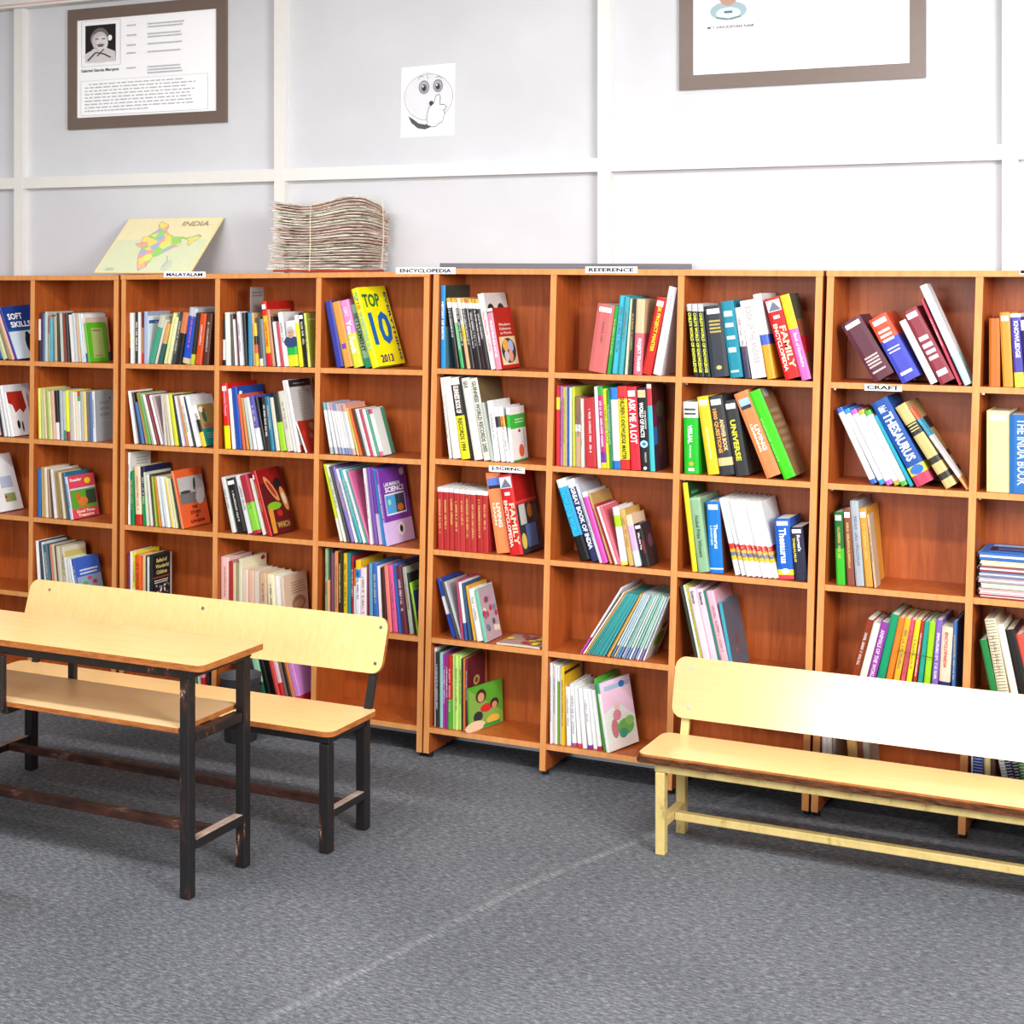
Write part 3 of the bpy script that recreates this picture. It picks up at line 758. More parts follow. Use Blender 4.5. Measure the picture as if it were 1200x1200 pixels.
reg('kidswhite', 'pink-and-white storybook with a girl and garden on cover, bottom shelf',
    cover=lambda a, b, t, D, L: (a.rect(0, 0, 1, 1, 'f0c8dc').poly([(0, 0), (1, 0), (1, .4), (.5, .65), (0, .55)], 'e8ece4').rect(.12, .86, .95, .93, 'a0b8d0').ell(.7, .9, .1, .05, '2878b8').ell(.45, .6, .1, .06, 'e8c8c0').ell(.42, .48, .14, .08, 'e090a0').ell(.3, .3, .12, .14, 'd08088').ell(.65, .28, .28, .12, '70b858').ell(.55, .2, .14, .07, '48a088').ell(.8, .35, .15, .07, '90c870').rect(.02, .02, .98, .12, 'f0e4dc')))
reg('greenkids', 'green picture storybook behind the pink-and-white one, bottom shelf',
    cover=lambda a, b, t, D, L: a.rect(0, 0, 1, 1, '58a838').lines(.1, .82, .9, .95, 3, 'b0d890'))
reg('yelkids', 'yellow-covered thin storybook standing in middle column bottom shelf', cover=lambda a, b, t, D, L: a.rect(0, 0, 1, 1, 'd8a820').rect(0, .9, 1, .94, '40281c'))
reg('pt', 'red book lettered PROJECT TRAINER with a wooden spoon-like picture', spine=spine_text(('PROJECT TRAINER', 'f4f4f4', .48, .04, .3, .8)))
reg('gkp', 'red book lettered PROJECT MASTER in yellow, top shelf', spine=spine_text(('GK PROJECT MASTER', 'f4d828', .9, .3, .28, .78), ('Disney', 'b81c1c', .99, .985, .3, .5)))
reg('whitebig', 'tall white book propped against the right panel, middle column top shelf', spine=spine_text(('History', 'a0a0a0', .9, .7, .35, .65)))
reg('pinkold', 'faded pink-red cloth book leaning right, first in middle column top shelf')
reg('ckm', 'yellow-and-red book lettered CHILDREN S KNOWLEDGE MASTER on spine', spine=spine_text(('CHILDREN S KNOWLEDGE MASTER', '282018', .88, .12, .28, .74)))
reg('ask', 'red book lettered ASK ME A LOT in white on its spine', spine=spine_text(('ASK ME A LOT', 'fce8e8', .86, .32, .15, .85)))
def sp_wf(b, t, L, D):
    spine_text(('WORLD OF FACTS', 'f4f4f4', .82, .4, .2, .62), ('CHILDRENS', 'd8d8d8', .72, .5, .7, .84), ('PARRAGON', 'b0b0b0', .22, .1, .5, .7))(b, t, L, D)
    Art(lambda u_, v_, e: (u_*t, -.0004-e, v_*L)).ell(.5, .32, .4, .045, 'a8d0e8').ell(.5, .32, .2, .02, '3878b0').rect(.1, .88, .9, .97, 'e0b890').ell(.5, .03, .18, .02, 'f0f0f0').build('spine_picture', b)
reg('wf', 'black book lettered WORLD OF FACTS with pale blue disc', spine=sp_wf)
reg('darkcov', 'tall turquoise-spined book with dark picture cover ending second shelf, middle column',
    cover=lambda a, b, t, D, L: a.rect(0, 0, 1, 1, '382838').rect(0, .7, 1, 1, '4c1818').rect(0, .3, .3, .5, '2868a8').ell(.55, .35, .2, .2, '584038').ell(.6, .7, .3, .1, '485038').rect(0, .5, .3, .75, '702040'))
reg('redset', 'red-brown book with gold lettering beside the orange LIVING book')
reg('aqua', 'black book with turquoise lettering leaning at left of third shelf middle column', spine=spine_text(('KNOWLEDGE WORLD', '30b8e8', .9, .3, .1, .7)))
reg('great', 'navy book with large white lettering leaning second in its row', spine=spine_text(('GREAT BOOK OF INDIA', 'e8ecf4', .9, .15, .2, .78)))
reg('blkend', 'short black book with red-and-white lettering ending the third shelf row', spine=spine_text(('Who Are You', 'e8e0e0', .8, .4, .25, .55), ('EDUARDO', 'c02838', .6, .3, .65, .85)), cover=lambda a, b, t, D, L: a.rect(0, 0, 1, 1, '30262a').ell(.6, .55, .25, .16, '6c3c50'))
reg('cwk1', 'black book with yellow capitals, leftmost of three alike on top shelf', spine=spine_text(("CHILD'S WORLD OF KNOWLEDGE", 'd8e040', .88, .06, .22, .78)))
reg('cwk2', 'black book with yellow capitals, middle of three alike on top shelf', spine=spine_text(("CHILD'S WORLD OF KNOWLEDGE", 'd8e040', .88, .06, .22, .78)))
reg('cwk3', 'black book with yellow capitals, rightmost of three alike on top shelf', spine=spine_text(("CHILD'S WORLD OF KNOWLEDGE", 'd8e040', .88, .06, .22, .78)))
def sp_slate(b, t, L, D):
    a = Art(lambda u_, v_, e: (u_*t, -.0004-e, v_*L)); a.lines(.2, .62, .85, .82, 4, 'c8b060', .5); a.ell(.5, .13, .16, .03, 'c8b060'); a.build('lettering', b)
reg('slate', 'wide dark slate book with gold lines of lettering, top shelf right column', spine=sp_slate)
def sp_blocks(c, rows):
    def fn(b, t, L, D):
        a = Art(lambda u_, v_, e: (u_*t, -.0004-e, v_*L))
        for v0, v1 in rows: a.lines(.15, v0, .85, v1, 1, c, .9)
        a.build('lettering', b)
    return fn
reg('tealbk', 'teal hardback with stacked white lettering on spine, top shelf right column', spine=sp_blocks('e0f0f4', [(.8, .88), (.66, .72), (.5, .55), (.33, .4), (.07, .1)]))
reg('boa', 'wide white book lettered BOOK OF THE ANSWER, top shelf right column', spine=spine_text(('BOOK OF THE ANSWER', 'a8a0a0', .92, .18, .3, .75)))
reg('darkhalf', 'slim grey-and-navy book between teal and white books, top shelf')
reg('tri', 'white book with blue-and-orange lower spine leaning on top shelf')
reg('pinky', 'yellow-and-pink thick book ending top shelf row, right REFERENCE column', spine=spine_text(('Book of Knowledge', 'f8d0e8', .55, .15, .3, .75)), cover=lambda a, b, t, D, L: a.rect(0, 0, 1, 1, '905038').rect(0, .7, 1, 1, '505040').rect(0, .3, 1, .5, 'c02030'))
reg('visual', 'bright green book lettered VISUAL standing upright on second shelf', spine=lambda b, t, L, D: (spine_text(('VISUAL', 'f4fff4', .68, .42, .3, .62), ('dictionary', 'c8f8c8', .4, .22, .35, .55))(b, t, L, D), Art(lambda u_, v_, e: (u_*t, -.0004-e, v_*L)).lines(.1, .82, .9, .94, 2, '282828', .5).rect(.3, .04, .7, .08, 'f4f4f4').ell(.5, .14, .15, .03, 'f0a030').build('spine_picture', b)))
reg('yelbk', 'thick yellow book leaning second on the shelf with VISUAL', spine=spine_text(('ENCYCLOPEDIA OF INDIA', 'f8f0b0', .6, .2, .4, .6)))
reg('quest', 'dark book with orange lettering and cream band, second shelf right column', spine=spine_text(('1000 QUESTIONS', 'e8a040', .84, .28, .12, .45), ('ANSWER BOOK', 'f0c890', .7, .3, .55, .85)))
reg('conc', 'dark grey book with yellow slanting letters beside the orange-lettered one', spine=spine_text(('UNIVERSE', 'e8e040', .74, .2, .25, .65)))
reg('living2', 'thick orange LIVING encyclopedia leaning steeply on second shelf', spine=lambda b, t, L, D: (spine_text(('LIVING', 'fff4e8', .6, .3, .5, .78), ('LEARNING', 'ffe8d8', .62, .3, .25, .42))(b, t, L, D), Art(lambda u_, v_, e: (u_*t, -.0004-e, v_*L)).rect(.15, .8, .85, .92, '98b8e8').rect(.15, .8, .85, .84, '283040').build('spine_picture', b)))
reg('neon', 'bright green tall book leaning last on its shelf in REFERENCE bookcase', spine=spine_text(('SCIENCE FACTS', '8cf070', .7, .2, .1, .25)), cover=lambda a, b, t, D, L: a.rect(0, 0, 1, 1, '886848').rect(.1, .9, .5, 1, 'a0a0a0').lines(.1, .3, .9, .8, 6, 'a88c68'))
reg('nobel', 'pale green book lettered NOBEL PRIZE WINNERS', spine=spine_text(('Nobel Prize Winners', '385838', .76, .2, .3, .65)))
reg('sixbl', 'sky blue book lettered Thesaurus in white beside pale green one', spine=spine_text(('Thesaurus', 'e8f4ff', .68, .34, .45, .75), ('LEARNER', 'a8d8f8', .66, .38, .2, .36)), cover=lambda a, b, t, D, L: a.rect(0, 0, 1, 1, '603020'))
reg('yelgrn', 'yellow-spined tall book with dark green cover, third shelf right column', cover=lambda a, b, t, D, L: (a.rect(0, 0, 1, 1, '144828').lines(.15, .8, .6, .92, 2, '50a060')))
reg('thes', 'thick blue book lettered Thesaurus with yellow foot band, third shelf', spine=lambda b, t, L, D: (spine_text(('Thesaurus', 'f4f8ff', .84, .26, .25, .7))(b, t, L, D), Art(lambda u_, v_, e: (u_*t, -.0004-e, v_*L)).ell(.5, .13, .25, .05, 'd8e0f0').build('spine_picture', b)))
reg('roget', 'navy book with yellow lines of lettering at right end of third shelf', spine=spine_text(("Roget's", 'f4f4f4', .85, .55, .4, .75), ('THESAURUS', 'd8d040', .8, .35, .12, .3)))
reg('greycov', 'blue booklet with curling grey cover ending fourth shelf row', cover=lambda a, b, t, D, L: a.rect(0, 0, 1, 1, '585c68').ell(.5, .4, .15, .08, '6c4c54').ell(.4, .25, .06, .03, 'b05040'))
reg('pk1', 'pale pink booklet with black heading, first of the pink ones', spine=spine_text(('Science', '282828', .96, .8, .3, .75)))
reg('pk2', 'pale pink booklet with black heading, second of the pink ones', spine=spine_text(('Science', '282828', .96, .8, .3, .75)))
reg('mar', 'very thick maroon book tilting left at start of top shelf, CRAFT bookcase', spine=sp_blocks('d8c0c0', [(.36, .39), (.31, .34), (.26, .29), (.21, .24), (.12, .15)]))
reg('blor', 'thick blue book with orange top and white lettering blocks, CRAFT bookcase', spine=sp_blocks('f4f0f4', [(.76, .8), (.69, .73), (.62, .66), (.5, .52), (.45, .47), (.1, .15)]))
reg('marwh', 'thick dark red book with white stacked lettering, leaning on CRAFT top shelf', spine=sp_blocks('f8f0f0', [(.58, .64), (.48, .54), (.4, .45), (.32, .37), (.1, .18)]))
reg('leanwh', 'long pale book leaning last on CRAFT bookcase top shelf, against panel')
def sp_thes2(b, t, L, D):
    spine_text(('THESAURUS', 'f0f4fa', .84, .28, .22, .8), ('Oxford', 'd8e0f4', .93, .86, .2, .7))(b, t, L, D)
    Art(lambda u_, v_, e: (u_*t, -.0004-e, v_*L)).ell(.5, .17, .4, .05, '3068b8').build('spine_picture', b)
reg('thes2', 'thick blue book lettered THESAURUS in capitals below the CRAFT strip', spine=sp_thes2)
reg('creambk', 'cream-and-black banded thick book leaning after the THESAURUS', spine=lambda b, t, L, D: Art(lambda u_, v_, e: (u_*t, -.0004-e, v_*L)).rect(.1, .69, .9, .7, 'd8c880').rect(.1, .72, .9, .73, 'd8c880').rect(.1, .755, .9, .765, 'd8c880').build('spine_picture', b))
reg('leanwh2', 'slim white-and-blue book leaning furthest, below the CRAFT strip')
reg('orsp', 'orange book with white sticker leaning at right photo edge, top shelf')
reg('know', 'indigo book lettered KNOWLEDGE at right photo edge, top shelf', spine=spine_text(('KNOWLEDGE', 'd8d8f0', .9, .4, .3, .75)))
reg('cmb', 'navy book lettered CAMBRIDGE cut by the right photo edge, top shelf', spine=spine_text(('Cambridge', 'f0f0f0', .95, .4, .35, .75)))
reg('creamthick', 'very thick cream book standing upright at right edge, second shelf')
reg('bluethick', 'very thick blue book with grey lettering at right photo edge, second shelf', spine=spine_text(('THE INDIA BOOK', 'b0bcc8', .95, .1, .35, .8)))
reg('aotw', 'purple book lettered ANIMALS OF THE WORLD leaning right above the bench', spine=spine_text(('ANIMALS OF THE WORLD', 'e8c8f0', .88, .1, .25, .75)))
reg('beigered', 'beige book with red lettering and navy foot, fourth CRAFT shelf', spine=spine_text(('ENCYCLOPAEDIA', 'b83030', .92, .4, .3, .6)))
reg('bluer', 'blue-covered upright book beside the right panel, fourth CRAFT shelf')
reg('rollg', 'pale magazine with green picture ending the turquoise booklet row', cover=lambda a, b, t, D, L: a.rect(0, 0, 1, 1, 'b8bcb8').ell(.5, .3, .35, .12, '48a030').ell(.6, .5, .2, .06, '286828').rect(0, .7, 1, 1, 'd0d4d0'))
reg('brownc', 'brown booklet with pale edge leaning right, first on fourth CRAFT shelf', cover=None)
exec('del cv')

cell('A2r1', "@-22;5 52 -12 d8d0c0;5 50 -14 a03030;5 48 -18 1c2c50;5 46 -22 e07838;6 46 -24 2050a0*.2+40444c;6 46 -26 c8d0a0;4 47 -28 9a8a60;4 50 -30 f0b0a0;4 52 -31 203c9c k=soft yaw=8 D=.15")
cell('A3r1', "@41.5;3 49 0 282828*.5+eee8e0;3 57 0 503050;2.5 56 0 4a78b0;3 58 0 c0ccc0;3.5 54 0 d8c8a0*.6+c86848;3.5 52 0 5aa8c0;2.5 53 -1 d8c0a0;2.5 56 -1 f0e0b0;2.5 57 -1 282828;3 57 -2 b8c4b8;3.5 57 -3 a04030;3 57 -3 303030;5 55 -4 f4f0ea;3.5 57 -4 c0c8d0;3.5 57 -4 e0b890;2.5 57 -5 c0dce8;2.5 56 -5 f8f8f8;2.5 52 -5 4858a0*.2+e8d0c0;2.5 46 -5 58b420 k=greenA D=0.117 y=.012")
cell('A2r2', "@-22;5 54 -12 705040;5 54 -13 e8e0d0;4 50 -13 801818;4 50 -14 e0c8b0;4 52 -14 e8b8a0;4 53 -14 203848;3 56 -14 d8d8d8;3 58 -14 f4f4f4;4 50 -13 f4f4f4 k=splash D=0.115")
cell('A3r2', "@42;3 59 -3 e8e470;2.5 58 -3 c8d8a0;3 58 -3 e0c8a0;3 57 -3 a8c060;4 56 -3 d0d890;3.5 57 -3 e0b0a0;4 57 -3 f0f0f0*.35+282020;2.5 57 -2 305060;3 58 -2 b0b8bc;3.5 57 -2 409080*.2+c8ccd0;4 58 -2 a03020*.18+e8f030;4 57 -2 c0b8b0;3 57 -2 e8e0d8;3 57 -2 f0e0c0;3 58 -2 e0e0e0*.8+50a060*.1+c03030*.1;3 58 -2 b0b8b8;4 58 -2 e8d080;3.5 58 -2 807878;2 58 -2 90c040;3 58 -2 5070a8;3.5 59 -2 e0e4e4 k=greyA D=0.112 y=.012")
cell('A2r3', "@-16;4 56 -12 c8d0d0;4 56 -14 b04040;4 60 -17 e0e0d0;4 62 -22 f0f0f0 k=whiteA D=0.14")
cell('A3r3', "@40.5;4 56 0 2870b0;5 58 -1 c8a868;3 58 -3 e8dcc8;2.5 56 -3 b09070;2.5 56 -4 604838;3 57 -5 e0d8e0;3 55 -5 b8a048;2.5 54 -5 907850;3 54 -6 d8c8a8;2.5 53 -6 7a6858;3 54 -8 307090;4 49 -9 d8c8e0*.15+c8d0e8 k=pup yaw=3 D=0.15 y=.006")
cell('A3r4', "@45;3 60 -6 f0f0f0;2 60 -6 303840;3 59 -6 d8dce0;5 57 -6 486878;4 57 -5 e89070;3 58 -5 d0c0a8;3 57 -5 504030;4 57 -5 c8c0a8;4 56 -5 d0c8a8 k=olivecov D=.13;3 43 -9 e8e8e0;3 42 -9 c8d0d0;3 42 -10 f0f0f0;4 42 -12 3050b0 k=sky D=0.145")
cell('B1r1', "@151.5;2.5 59 0 503040*.3+d8b838*.3+ece8e0;3.5 59 0 f4f0e8;5 60 0 384038 l=white;2.5 60 0 f0ece8;4 60 0 c83020*.2+b08060*.5+702028;4 61 0 a8b8d8;2 56 0 c0d0e8 k=woman D=0.12;@181;7 52 22 40a080*.75+c8c8b8 D=.12;3 49 18 e0d8c8;5 44 17 306060*.5+d8a860;4 57 18 e4e8a0;4 52 17 e8e8b8;5 58 17 404448;6.5 58 16 201c1c*.6+d88050;10 64 14 d8c8a0*.1+2050c8*.75+c8ccd8 l=pink;4.5 58 15 c0c840*.2+282c28;7.5 58 12 d85020;7 60 5 5a3020")
cell('B1r2', "@158;3 59 -16 f4f4f4;2.5 58 -15 403028;3.5 47 -12 3870b0;3.5 58 -15 c09850;3 58 -15 60a848;2.5 58 -15 b8c8b8;3 57 -14 f8f4f0;2.5 58 -14 802830;3 57 -14 f4f0f0;3 56 -14 b8a8a8;3 57 -14 d8ccc4;3 57 -14 d0c8b8;4 57 -14 e8e0c0;4.5 58 -14 d8e030;2.5 58 -14 283040;2.5 57 -14 d8dcf0;3.5 56 -14 e8a050;4.5 58 -14 f4f4f8;3 57 -14 404448;4.5 58 -14 f8f8f8;5 47 -13 f0d020*.35+282020*.3+f4f4f4 k=tealtan D=0.105")
cell('B1r3', "@147.5;2.5 84 0 f4f4f0 k=bigwhite yaw=0 D=.13;4 62 -1 108848;7 68 -3 d02820*.18+f0dcb8 l=red;5 68 -5 18a050*.5+202850;2.5 62 -5 d0d8c0;3 60 -6 e8e0d8;3.5 60 -7 484848;2 58 -5 98b838;2.5 58 -6 e08838;3 58 -8 d8e0d8;3.5 58 -8 e0ecf8;3 58 -8 f0f0f0;3 58 -9 f0e060;2.5 57 -9 f8f0d0;3 57 -9 d8d8a0;3.5 57 -10 205040;3 66 -14 e88050 k=gan yaw=3 D=0.165 y=.005")
cell('B1r4', "@146.5;2.5 58 0 702848;3.5 60 0 f0ece8;4 60 0 f4f4f4*.3+f0e030;7 57 0 e86020 l=black;4 57 0 e8c890;2 57 0 303838;3 56 0 d8e0e0;4 58 0 202020 k=blk D=0.112")
cell('B1r5', "@222;5 60 -6 388850;5 60 -7 508038;5 58 -7 e8e8e0;5 62 -8 d02030*.3+f0a0b0;4 58 -8 303030")
cell('B2r1', "@260;3.5 53 0 202020*.12+f0f0f0*.45+303838;5.5 62 -2 e8ece4;3 60 -2 605850;2.5 54 -3 e8e4e4;3 63 -4 6a3848;4 63 -4 e8e8ec;3.5 62 -3 303030;1.2 92 0 908884 k=slip D=.085 y=.04;4.5 62 -3 3890c0;2.5 62 -3 e8b878;3.5 50 -3 e0c040*.3+e06030*.2+303030*.2+e8c840;4 57 -4 e8e0c0*.15+484c54;3 55 -4 8890a0;6 75 -8 e01818*.2+f0c020*.58+e03020 k=redtall s;3.5 66 -7 c89070;2.5 58 -6 383030;3.5 52 -6 e0d8dc;3.5 51 -6 c84050;5.5 63 -8 f4f4f4 l=black;11.5 53 -6 f0e020*.25+20b840*.23+e8e8f0 k=man D=.13;4.5 60 -7 f4e820*.85+f0f0f0;6 63 -7 181818 s l=white;3 63 -6 d8e070 k=olive D=.12")
cell('B2r2', "@264;7 76 -7 f0f000*.35+e02818 k=yelfam s;4 70 -7 f4f4f4;7 72 -9 2050b0 k=bluebk;3 64 -9 e06040;3 60 -9 d09040;3 60 -9 c0c8c0;4.5 61 -10 e0e4e4;5.5 63 -11 f0f0f4*.4+6058b0;3.5 61 -11 202020;5 62 -11 303030 l=white;4 62 -12 2880a0;4.5 61 -12 e0d8c8;7 66 -13 a0d828*.5+303430;8 68 -17 d8d8c8;4.5 79 -25 f4f4f4;4.5 79 -26 e8e8e8 k=dark_head D=0.15 y=.006;@359;2.5 33 -17 f0f0f0 k=redflop D=.12 y=.004")
cell('B2r3', "@272;5 63 -16 d8dcd8;11 61 -17 201c1c s l=white;7 65 -19 e8e8ec l=black;10 66 -20 b02838*.06+88d040*.47+b02838;4.5 62 -22 e8e4e0;5 70 -24 b83020 k=food2 s;4 72 -26 c82020 k=food yaw=2 D=.15 y=.005")
cell('B2r4', "@257.5;10 66 0 f0c8c0 l=red;5.5 62 0 b03030;3 61 0 d8c8a0;3 61 0 a09878;4 66 0 e0dcc0 k=round;7 54 0 e8d0c0;7 54 0 e8b8a0;7.5 54 0 e0d0c0;8.5 53 -2 d8b090;8 52 -3 f0e8c0 l=black;7 50 -3 f8f3f0;4 50 -3 e0c8b0 k=sepia D=0.16")
cell('B2r5', "@296;6 62 -14 e86850;5 62 -14 202020;8 62 -14 208050*.35+a0d0b0;6 62 -14 181818;6 62 -14 101010;4.5 62 -14 e04840;5 62 -14 d02030*.4+f0c0d0;4 62 -14 807060;4 62 -14 302020;4.5 60 -14 e88040;7 60 -14 c82040*.2+d890d8")
cell('B3r1', "@393.5;8.5 76 -17 3840a0;@403;10.5 75 -19 e8a048 k=lavs;@414.5;11 77 -20 d8e040*.5+e890c8 k=yourock;@426.5;8 73 -20 208868*.15+88a888 k=gloss;@437;9 91 -28 f4ec10 k=top10 yaw=5 D=0.175 y=.006")
cell('B3r2', "@387;"+";".join("3.4 59 -13 %s*.13+e8e8ea*.72+%s" % (a, b) for a, b in (('a8b8c0','70a8a0'),('c8c0c0','b8b0c0'),('88a0c8','c0a8b0'),('b0b0c0','8890b8'),('6888c0','b0a8b8'),('90a0c8','d0b0b0'),('c0a8a8','c8a0a0'),('c8b0b0','e0a090')))+";"+";".join("2.6 54 -14 %s" % a for a in ('e0d060','e87040','b03020','304030','f0f0f0','e0e0e0','c04060','f0f0f0','e8e8e8','50a080'))+";5 54 -14 e07080*.1+e8ece8*.8+d04070 k=pinkrow D=.06")
cell('B3r3', "@397;4 87 -25 e8e8e0*.3+c8e020;4 87 -25 f0f0e0;3 86 -25 404848;4 86 -25 8068b8;3 84 -25 e8e0e8;4 84 -25 30a0b0;3.5 84 -25 f0f0f0;3.5 84 -25 60b0a8;2.5 83 -25 e070a0;3 84 -25 e8e0e8;4 85 -25 7850a8;5 85 -25 c8b8e0*.4+7840a8;4 84 -25 3090d8;4 84 -25 c8b0e0*.3+7840a8 k=lab yaw=4 D=0.175 y=.004")
cell('B3r4', "@381.5;3 98 0 98b890;3 53 0 e0a070;2 90 0 503848;2.5 85 0 884868;2 86 0 c8c898;3.5 88 0 e08848;4.5 87 0 282820;5 86 0 e8b828 l=black;4 87 0 208088;3.5 84 0 982838;3.5 70 0 f0f0f0*.7+e07020;6 80 0 e8e8f0*.75+2080d8*.12+f0c020 l=black;7 72 0 f0d8dc l=black;2.5 76 0 802040;4 78 -1 60a0b8;5.5 78 -2 3868c0;3.5 76 -3 e8e0e0;4.5 74 -4 402020;4.5 77 -5 e88078;5.5 78 -6 e05890;5 80 -7 3868c0;6 78 -10 602838;5 76 -14 a0a898;3 70 -12 282820;3 60 -11 98c838 k=kids D=0.12")
cell('C1r1', "@517.5;5.5 97 0 2090d8 k=bluesp;@533;4.3 82 -12 282424*.86+f0f0f0*.08+d8a840 l=white;4.3 82 -12 40b060*.65+e8e8e0*.29+d8a840;4.3 82 -12 282424*.86+f0f0f0*.08+d8a840 l=white;4.3 82 -12 e0b080*.4+f0d020*.2+e8e0d8;4.3 82 -13 282424*.86+f0f0f0*.08+d8a840 l=white;4.3 82 -13 2c2020*.86+f0f0f0*.08+d88048 l=white;4.3 82 -13 282424*.86+f0f0f0*.08+d8a840 l=white;4.3 82 -13 3a1c28*.86+f0f0f0*.08+d8a840 l=white;4.3 82 -14 282424*.86+f0f0f0*.08+d8a840 l=white;7.5 88 -17 f4f0f0 l=red k2=1 k=moor D=0.18;7 71 -13 f090a8*.93+303030*.02+f4f4f4 k=mod D=0.155 y=.004".replace('k2=1 ', ''))
cell('C1r2', "@525;3 94 -13 e8e8e0;9.5 95 -14 f4f0e8;11 98 -16 f0e820*.53+201818*.38+f0f0e8 k=g94;2.5 96 -16 201c18;9.5 96 -17 ece8e0 k=g3;9 97 -18 e8e8d8 k=g05;3.5 68 -12 b8c0b8;7 70 -11 f4f4f4;5 63 -10 f4f4f4*.63+302838*.2+f0f0f0;5.5 64 -10 f4f4f0*.63+f0a030*.2+f0f0f0;4 63 -9 f0f0f0*.63+30b840*.25+f8f8f8 k=wood D=0.125")
cell('C1r3', "@509.8;"+";".join("6.6 72 -1 %s*.93+f0f0f0 l=yellow" % c for c in ('b83030','b02c2c','bc3434','b43030','c03838','b02c2c','b83434','b02828','b83030'))+";@580.5;17.5 92 -20 f09058 k=living;16 92 -19 d02020 k=fam D=0.17 y=.006")
cell('C1r4', "@529;5.5 67 -19 2848b0*.4+e0e0e8*.3+2848b0;3 66 -19 404848;3 65 -19 c0c0c8;3 66 -19 b84868;3.5 64 -19 3858a0*.3+f0f0f0;3 63 -19 385878;4 60 -19 e8a838;8 57 -19 f0f0e8;5 56 -22 70c0a8 k=comic D=0.12")
cell('C1r5', "@508.5;3 92 0 e8e8e8;4 88 0 303028;4 87 0 98c8c8;3.3 86 0 a83898 l=white;3.3 86 0 983888 l=white;4 86 0 50b030*.4+c82828;4 87 0 c0e878;3.5 87 0 c8f080;3.5 86 0 c8e880;2 84 0 203820;3 84 0 e08040;3 84 0 702848 k=maroonc D=0.14;3 50 -8 58a030 k=kidscov yaw=14 D=0.185 y=.004")
cell('C2r1', "@696.5;21 77 21 d06a68 k=pinkold s;4.5 78 17 30a040;7.5 90 18 40b8d0;5.5 89 18 40a8b8;4 87 17 e8e8c0;4 87 17 303030 l=yellow;10.5 87 16 e06878*.55+d8c098 k=pt;11 90 18 c82820 k=gkp s;9.5 103 19 f4f4f4 k=whitebig")
cell('C2r2', "@651.5;4 94 0 e02838*.7+f0e040*.15+c02838;3.5 93 0 b070b0;3 92 0 c8b840;2.5 92 0 d8d0b8;2.5 92 0 3060a0;2.5 92 0 f0f0f0;3.5 93 -1 c8d040;7.5 82 -1 c0a080*.5+e8e0d8*.1+8c6c48;3 80 -1 f0f0e8;13.5 81 -3 c03038 l=white k=z1;4 95 -5 e8f0f8;6 95 -5 f0d020*.07+7030a0*.13+c02878*.7+30a838 l=white;4.5 93 -5 d8e828;3 92 -4 308858;9 95 -4 2878d0*.1+f0f0ff*.75+3080e0;11 97 -4 e03028*.12+f0e020*.73+e83838 k=ckm;11.5 97 -6 e02838 k=ask s;11.5 97 -5 181c20 k=wf;6 104 -5 40c0c8*.75+e03040*.2+d8d0c8 k=darkcov D=0.12".replace(' k=z1', ''))
cell('C2r3', "@681;12 93 -30 101010*.3+2898c8*.6+e0e8e0 k=aqua;10 94 -30 283060*.9+e8e8f0 k=great;4 90 -29 c8ccd8;6.5 81 -26 d848b0*.93+f0f0f0;3 80 -26 c8a060;3.5 68 -22 b02838;3.5 66 -22 e0d8d8;4 66 -22 e87080;8 64 -21 e8e060*.06+f8f8f8*.6+b0e020*.2+f0f0f0;6.5 62 -20 e0b060;8 57 -18 d0e0e8*.3+d0b0d8*.5+f0d0b0;9 48 -15 181818 s k=blkend D=0.09")
_c2 = [('3.5 81', 'c050b0*.25+f4f0f4'), ('3 76', 'f0e8e0'), ('2.5 75', 'e8a848')]
_c2 += [('2.15 75', c) for c in ('58b8b8','40b0b0','60c0c0','48b0a8','50b8c0','3cacb0','60c0b8','48b4b8','389898','58b8c8')]
_c2 += [('2.6 76', 'e0a850'), ('2.6 76', 'e8b868')]
_c2 += [('3.1 77', '%s*.18+%s' % c) for c in (('5890c8','c8dce8'),('e0c080','c8e0ec'),('70a0d0','c0d8e8'),('6898c8','d0e0e0'),('f0f0f0','b8dcdc'),('9098c8','a0d0c0'),('78a8d0','d8e4e0'),('e8e8f0','c8e0d8'),('8890c0','98ccc0'),('b0b8d8','d8e8e0'),('e8e8e8','b8dcd0'),('9080b8','c8dce0'),('f0f0f0','e0e8ec'))]
cell('C2r4', '@680;'+';'.join('%s %.1f %s' % (a, 48-18*i/(len(_c2)-1), c) for i, (a, c) in enumerate(_c2))+' k=rollg D=.13')
cell('C2r5', "@645;3 94 0 f0f0f0;3 93 0 e8d8d0;2.5 92 0 f0f0f0;2.5 92 0 70a030*.8+f0f0f0;2.5 90 0 f0f0f0;4 92 0 e8c020 k=yelkids D=.14;5 68 -6 f4f4f4;5.5 72 -7 b050b0*.05+f4f4f4;5.5 71 -7 e04050*.06+f4f4f4;5 70 -7 f0f0f4;5 69 -7 8030a0*.06+f4f4f4;5 69 -7 f4f4f4;5 69 -8 c02060*.06+f4f4f4;4 82 -14 50a838 k=greenkids yaw=4 D=0.16;5 78 -16 f4f4f4*.85+50a888 k=kidswhite yaw=22 D=.15 y=.003")
cell('C3r1', "@812.5;6.6 85 -9 181818*.9+c8c8c8 k=cwk1;6.6 85 -9 181818*.9+c8c8c8 k=cwk2;6.6 85 -9 181818*.9+c8c8c8 k=cwk3;@834;21 83 -9 303840 k=slate s;15 89 -13 1088a0 k=tealbk;7.5 82 -15 303050*.45+e0e0e0 k=darkhalf;17 90 -18 f4f0f0 k=boa;10 98 -22 f0a020*.4+4060c0*.12+f4f4f4 k=tri;@921;19.5 94 -25 d01818 k=fam2;@941;12 99 -26 e868b8*.6+f0d818 k=pinky D=.11 y=.006")
